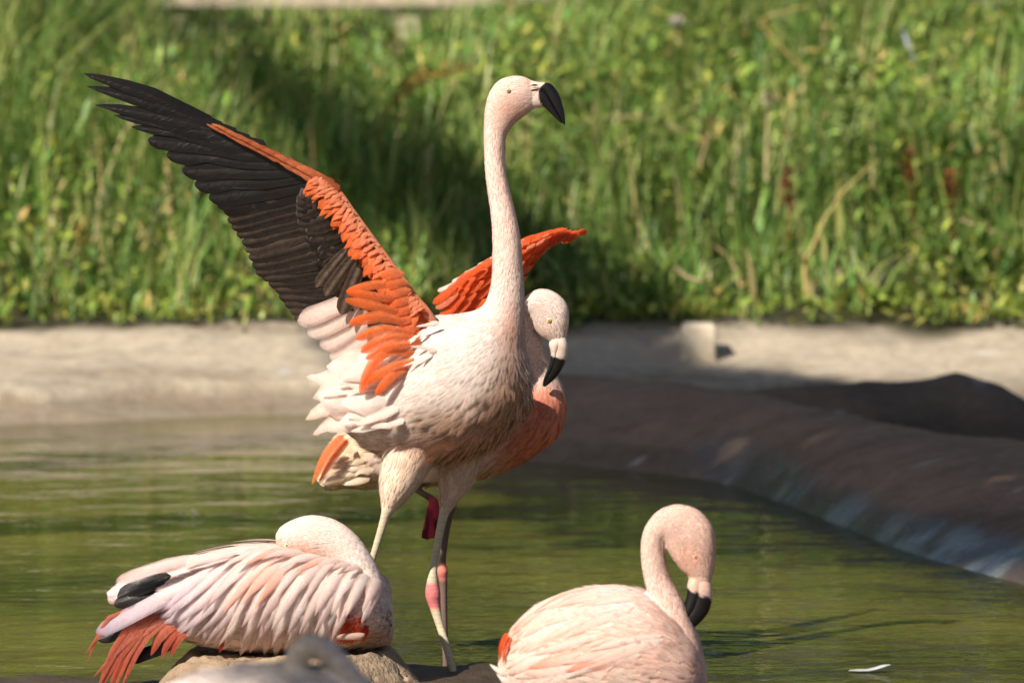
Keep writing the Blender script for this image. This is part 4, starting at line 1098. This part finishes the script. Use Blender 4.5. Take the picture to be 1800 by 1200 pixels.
# ================================================================== mud nests
def mud_nest(px, py_top, Y, r_top, r_base, label, seed, dx=0.0, dy=0.0):
    top = P(px, py_top, Y); cx, cy, zt = top[0] + dx, Y + dy, top[2]
    nr, na = 60, 200
    V, Fc = [(cx, cy, zt - 0.012)], []
    for i in range(1, nr + 1):
        t = i / nr
        for j in range(na):
            a = 2 * math.pi * j / na
            wob = 1 + 0.10 * (vnoise(3 + 1.6 * math.cos(a), 3 + 1.6 * math.sin(a), seed) - .5) * 2
            r = r_base * t * wob
            q = np.clip((r - r_top) / (r_base - r_top), 0, 1)
            z = zt - 0.012 * (1 - min(r / r_top, 1) ** 4) - (zt + 0.02) * (q ** 1.15)
            X_, Y_ = cx + r * math.cos(a), cy + r * math.sin(a)
            V.append((X_, Y_, z))
    V = np.array(V)
    s = V[:, 0] * 1.0 + 7; q = V[:, 1] + V[:, 2] * 1.3 + 7
    V[:, 2] += (fbm(s * 9, q * 9, seed + 3) - .5) * .028 + (fbm(s * 40, q * 40, seed + 8) - .5) * .012
    pit = vnoise(s * 85, q * 60, seed + 21)
    V[:, 2] -= 0.016 * smooth(pit, .72, .92)
    for j in range(na): Fc.append([0, 1 + j, 1 + (j + 1) % na])
    for i in range(nr - 1):
        for j in range(na):
            a, b = 1 + i * na + j, 1 + i * na + (j + 1) % na
            Fc.append([a, a + na, b + na, b])
    return tag(mesh_obj('mud_nest', V, Fc, M_MUD), label, 'mud nest', 'mud nests')
mud_nest(508, 1137, YS, .195, .30, 'pitted brown mud nest mound under the sleeping flamingo', 2)
mud_nest(480, 1405, YF, .17, .34, 'low mud nest under the blurred foreground flamingo', 6)

# ================================================================== stones
def stone(name, c, r3, label, cat, colr, seed, group=None, box=0.0, mat=M_STONE):
    V, Fc = [], []
    n, m = 28, 16
    for i in range(m + 1):
        th = math.pi * i / m
        for j in range(n):
            ph = 2 * math.pi * j / n
            d = np.array([math.sin(th) * math.cos(ph), math.sin(th) * math.sin(ph), math.cos(th)])
            if box: d = np.sign(d) * np.abs(d) ** (1 - box) 
            k = 1 + 0.42 * (1 - .8 * box) * (fbm(np.array([d[0] * 1.6 + d[2] + seed]), np.array([d[1] * 1.6 - d[2] * .7]), seed)[0] - .5) * 2
            k += 0.16 * (1 - box) * (fbm(np.array([d[0] * 5 + d[2] * 3 + seed]), np.array([d[1] * 5 - d[2] * 4]), seed + 2)[0] - .5) * 2
            V.append(np.array(c) + d * r3 * k)
    for i in range(m):
        for j in range(n):
            Fc.append([i * n + j, i * n + (j + 1) % n, (i + 1) * n + (j + 1) % n, (i + 1) * n + j])
    V = np.array(V)
    return tag(mesh_obj(name, V, Fc, mat, cols=np.repeat(np.array(colr)[None], len(V), 0)), label, cat, group)
c = P(1228, 606, 6.28)
stone('stone_block', c + [0, 0, 0], np.array([.054, .06, .066]), 'pale squarish stone block set in the concrete bank below the grass', 'stone', lin(226, 210, 184), 3, box=.8)
# ================================================================== fence along the top of the bank
YFE = 12.9
def plank(p0, p1, w_, t_, name, parent, seed):
    """squared weathered timber from p0 to p1 with eased edges"""
    p0, p1 = np.array(p0, float), np.array(p1, float)
    T = (p1 - p0); ln = np.linalg.norm(T); T = T / ln
    B = np.array([0, 1.0, 0]); A = np.cross(T, B); A /= np.linalg.norm(A)
    e = 0.12
    prof_ = [(-1, -1 + e), (-1 + e, -1), (1 - e, -1), (1, -1 + e), (1, 1 - e), (1 - e, 1), (-1 + e, 1), (-1, 1 - e)]
    V, Fc = [], []
    for i in range(7):
        cpt = p0 + T * ln * i / 6 + A * (vnoise(np.array([i * .9]), np.array([seed * 1.3]), 4)[0] - .5) * .006
        V += [cpt + A * a * w_ / 2 + B * b * t_ / 2 for a, b in prof_]
    for i in range(6):
        for j in range(8): Fc.append([i * 8 + j, i * 8 + (j + 1) % 8, (i + 1) * 8 + (j + 1) % 8, (i + 1) * 8 + j])
    Fc += [list(range(7, -1, -1)), list(range(48, 56))]
    return mesh_obj(name, V, Fc, M_WOOD, parent, np.repeat((lin(186, 172, 150) * random.uniform(.85, 1.1))[None], 56, 0), smooth_sh=False)
fe = empty('fence', (P(720, 60, YFE)[0], YFE, float(terrain_z(np.array([-.4]), np.array([YFE]))[0])), 'weathered pale wooden post and rail fence above the grass', 'fence')
for px in (-500, -90, 315, 720, 1130, 1540, 1950):
    x = P(px, 50, YFE)[0]; zb = float(terrain_z(np.array([x]), np.array([YFE]))[0])
    plank((x, YFE, zb - .1), (x, YFE, 1.45), .085, .085, 'post', fe, px)
for k, zr in enumerate((1.128, 1.36)):
    plank((P(-520, 0, YFE)[0], YFE - .062, zr), (P(1970, 0, YFE)[0], YFE - .062, zr), .075, .035, 'rail', fe, k)

# ================================================================== single stems and plants that stand out of the grass
def stem(name, pts3, r_px, colr, label, cat, head=None, group=None):
    Pn = [P(*q) for q in pts3]
    n = len(Pn)
    L = tube_loft(catmull(Pn, 3) + rng.normal(0, .0025, (3 * n - 2, 3)), np.linspace(.62, .3, 3 * n - 2) * r_px * mpp(pts3[0][2]), 3)
    V, Fc = L.mesh(8)
    root = empty(name, Pn[0], label, cat, group)
    mesh_obj('stalk', V, Fc, M_DRY, root, np.repeat(np.array(colr)[None], len(V), 0) * rng.uniform(.85, 1.1, (len(V), 1)))
    if head:
        s0, cnt, sz, hc = head
        u = rng.uniform(s0, 1, cnt); base = L.at(u, np.zeros(cnt))[1]
        v, f_, c_ = leaves(base + rng.normal(0, sz * .35, (cnt, 3)), rng.uniform(.6, 1.2, cnt) * sz, palette(cnt, [np.array(hc), np.array(hc) * .7], [2, 1]), asp=.4)
        h_ = mesh_obj('seed_head', v, f_, M_DRY, root, c_)
    return root
def gY(px, py, Y): return (px, py, Y)
STR, STD, RUST = lin(196, 178, 134), lin(150, 124, 82), lin(132, 78, 48)
stem('dry_reed', [(1349, 320, 7.6), (1350, 240, 7.6), (1350, 172, 7.6)], 7, lin(186, 172, 128), 'pale upright reed stub with a fluffy grey top', 'reed', (.86, 60, .03, lin(190, 180, 150)))
stem('dry_reed', [(1418, 560, 6.95), (1416, 460, 7.05), (1440, 410, 7.1), (1480, 340, 7.2), (1545, 278, 7.4)], 7.5, lin(176, 160, 100), 'long bent straw coloured reed leaning over the weeds to the stone wall foot', 'reed')
stem('seed_stem', [(660, 300, 8.2), (680, 200, 8.2), (735, 142, 8.1), (830, 120, 8.0)], 4, lin(168, 122, 66), 'arching rusty brown seed stem bowing over the green grass', 'grass stem', (.45, 130, .03, lin(172, 128, 70)))
stem('dry_reed', [(1010, 215, 8.6), (1090, 205, 8.6), (1165, 217, 8.5), (1240, 250, 8.4)], 4.5, STR, 'thin straw stem lying nearly level across the tall grass', 'reed')
stem('seed_stem', [(1228, 292, 8), (1244, 255, 8), (1252, 212, 8)], 4, STR, 'short leaning straw seed stem beside the level straw stem', 'grass stem', (.5, 40, .03, lin(186, 160, 110)))
stem('dry_reed', [(1420, 130, 9.2), (1340, 40, 9.2), (1430, 8, 9.2)], 4, lin(186, 160, 100), 'folded straw reed high on the slope', 'reed')
stem('dry_reed', [(1690, 385, 7.5), (1735, 402, 7.5), (1770, 418, 7.5)], 4, STR, 'short straw reed lying across weeds below the rust spikes', 'reed')
for px, py, lb in ((1384, 335, 'rust red dock spike beside the bent straw reed'), (1598, 300, 'rust red dock spike standing in dark weeds, taller of a pair'), (1670, 340, 'rust red dock spike standing in dark weeds, shorter of a pair')):
    stem('dock_plant', [(px + 4, py + 90, 7.5), (px + 2, py + 20, 7.5), (px, py - 30, 7.5)], 4, lin(120, 80, 44), lb, 'dock plant', (.45, 110, .028, RUST), 'rust red dock spikes')
stem('thistle_plant', [(1500, 330, 8.0), (1490, 240, 8), (1485, 150, 8), (1480, 110, 8)], 5, lin(150, 166, 96), 'tall pale green spiky thistle rising above the weeds', 'thistle', (.1, 240, .06, lin(150, 170, 100)))
stem('dry_reed', [(310, 420, 7.6), (325, 365, 7.6), (330, 335, 7.6)], 6, lin(180, 160, 100), 'short dry reed blade under the tip of the raised wing', 'reed')
stem('seed_stem', [(150, 470, 7.3), (146, 425, 7.3), (140, 395, 7.3)], 6, lin(190, 168, 96), 'pale yellow seed stem low in the grass near the concrete slab', 'grass stem', (.4, 50, .035, lin(196, 176, 100)))
stem('dry_reed', [(250, 440, 7.3), (258, 420, 7.3), (240, 390, 7.3)], 5, lin(186, 170, 110), 'thin curled dry reed among short grass near the concrete slab', 'reed')
stem('seed_stem', [(1175, 100, 9.3), (1185, 62, 9.3), (1190, 38, 9.3)], 2.5, STD, 'small stem with a grey white fluffy flower high on the slope', 'grass stem', (.75, 50, .035, lin(214, 206, 190)))
stem('plant_marker', [(1606, 106, 9.5), (1596, 80, 9.5), (1586, 34, 9.5)], 8, lin(176, 186, 196), 'pale grey blue marker stake leaning in the upper grass', 'marker')
stem('fallen_stick', [(1190, 472, 7.0), (1210, 488, 6.98), (1232, 494, 6.96)], 6, lin(214, 186, 146), 'short pale fallen stick on yellow weeds above the stone block', 'stick')

for px, py, ln, an, lb in ((300, 909, .045, .4, 'small pale feather floating on the pond above the sleeping bird, curled up at one end'), (352, 905, .034, 2.4, 'tiny pale feather floating right beside a slightly bigger feather'), (1490, 1182, .09, .1, 'long pale feather floating on dark water beyond the preening bird')):
    g_ = ground_pt(px, py); d_ = np.array([math.cos(an), math.sin(an) * .6, 0])
    o = feather('floating_feather', None, [g_ + [0, 0, .004], g_ + d_ * ln * .5 + [0, 0, .003], g_ + d_ * ln + [0, 0, .016]], (0, 0, 1), ln * .17, 'flight', lin(226, 226, 226), lin(214, 220, 226), M_FEATHER, camber=-.8, rag=.15)
    tag(o, lb, 'feather', 'feathers floating on the pond')

# ================================================================== unseen tree added left of the frame, crown shaped to shade the concrete slope
tree = empty('added_shade_tree', (-7.6, -2.6, -.2), 'large unseen leafy tree added to shade the concrete slope', 'tree')
poly = np.array([(-0.55, 6.72), (0.18, 6.66), (0.44, 6.3), (0.60, 6.02), (0.9, 5.86), (1.25, 5.72), (1.6, 5.55), (3.8, 5.2), (3.8, 0.3), (1.75, 1.15), (1.0, 1.75), (0.1, 2.3), (-0.35, 4.5)])
def inside(x, y):
    r = np.zeros(len(x), bool); j = len(poly) - 1
    for i in range(len(poly)):
        xi, yi = poly[i]; xj, yj = poly[j]
        r ^= ((yi > y) != (yj > y)) & (x < (xj - xi) * (y - yi) / (yj - yi + 1e-12) + xi); j = i
    return r
x = rng.uniform(-.6, 3.8, 40000); y = rng.uniform(.3, 6.8, 40000)
k = inside(x, y); x, y = x[k][:19000], y[k][:19000]
t = rng.uniform(7.5, 12.5, len(x)) + 1.2 * fbm(x, y, 3)
cl = np.stack([x, y, np.full(len(x), .15)], 1) - LDIR[None] * t[:, None]
v, f_, c_ = leaves(cl - [0, 0, .0], rng.uniform(.10, .19, len(x)), palette(len(x), [lin(84, 112, 44), lin(62, 92, 36)], [1, 1]), up=.4, asp=.7)
# leafy bough added at the back, shaped to cast shadow up the grass
A_, B_ = P(1080, 590, 6.5), P(300, 40, 10.6)
n_ = 5200
s = rng.random(n_)
base = A_[None] * (1 - s)[:, None] + B_[None] * s[:, None] + np.stack([rng.normal(0, .12, n_) + .1 * np.sin(s * 14), rng.normal(0, .12, n_), np.zeros(n_)], 1)
added_bough = base - LDIR[None] * (9.5 + 2.0 * s + rng.uniform(-.5, .5, n_))[:, None]
v2, f2_, c2_ = leaves(added_bough, rng.uniform(.07, .14, n_), palette(n_, [lin(84, 112, 44), lin(62, 92, 36)], [1, 1]), up=.4, asp=.7)
# a lower unseen spray added to shade the foreground bird
n3_ = 700
q = P(660, 1215, YF)[None] + np.stack([rng.uniform(-.15, .26, n3_), rng.uniform(-.2, .3, n3_), rng.uniform(-.02, .02, n3_)], 1) - LDIR[None] * rng.uniform(6.5, 8.5, n3_)[:, None]
v3, f3_, c3_ = leaves(q, rng.uniform(.07, .13, n3_), palette(n3_, [lin(84, 112, 44), lin(62, 92, 36)], [1, 1]), up=.4, asp=.7)
V = np.concatenate([v, v2, v3]); Fc = np.concatenate([f_, f2_ + len(v), f3_ + len(v) + len(v2)]); C = np.concatenate([c_, c2_, c3_])
cr = mesh_obj('added_shade_crown', V, Fc, M_TREE, tree, C); cr['kind'] = 'stuff'
cen = cl.mean(0); bA, bB = added_bough[s < .15].mean(0), added_bough[s > .85].mean(0)
trunk = [tube_loft([np.array([-7.6, -2.6, -.2]), np.array([-7.2, -2.3, 2.5]), np.array([-6.6, -1.7, 4.6]), cen], [.32, .25, .2, .09], 5),
         tube_loft([np.array([-6.6, -1.7, 4.6]), bA + [0, 0, -.3], bB], [.15, .12, .04], 5),
         tube_loft([np.array([-7.2, -2.3, 2.5]), (np.array([-7.2, -2.3, 3.8]) + q.mean(0)) / 2, q.mean(0)], [.14, .1, .03], 5)]
V, Fc = merged(trunk, 14)
mesh_obj('added_shade_tree_trunk', V, Fc, M_WOOD, tree, np.repeat(lin(108, 90, 70)[None], len(V), 0))
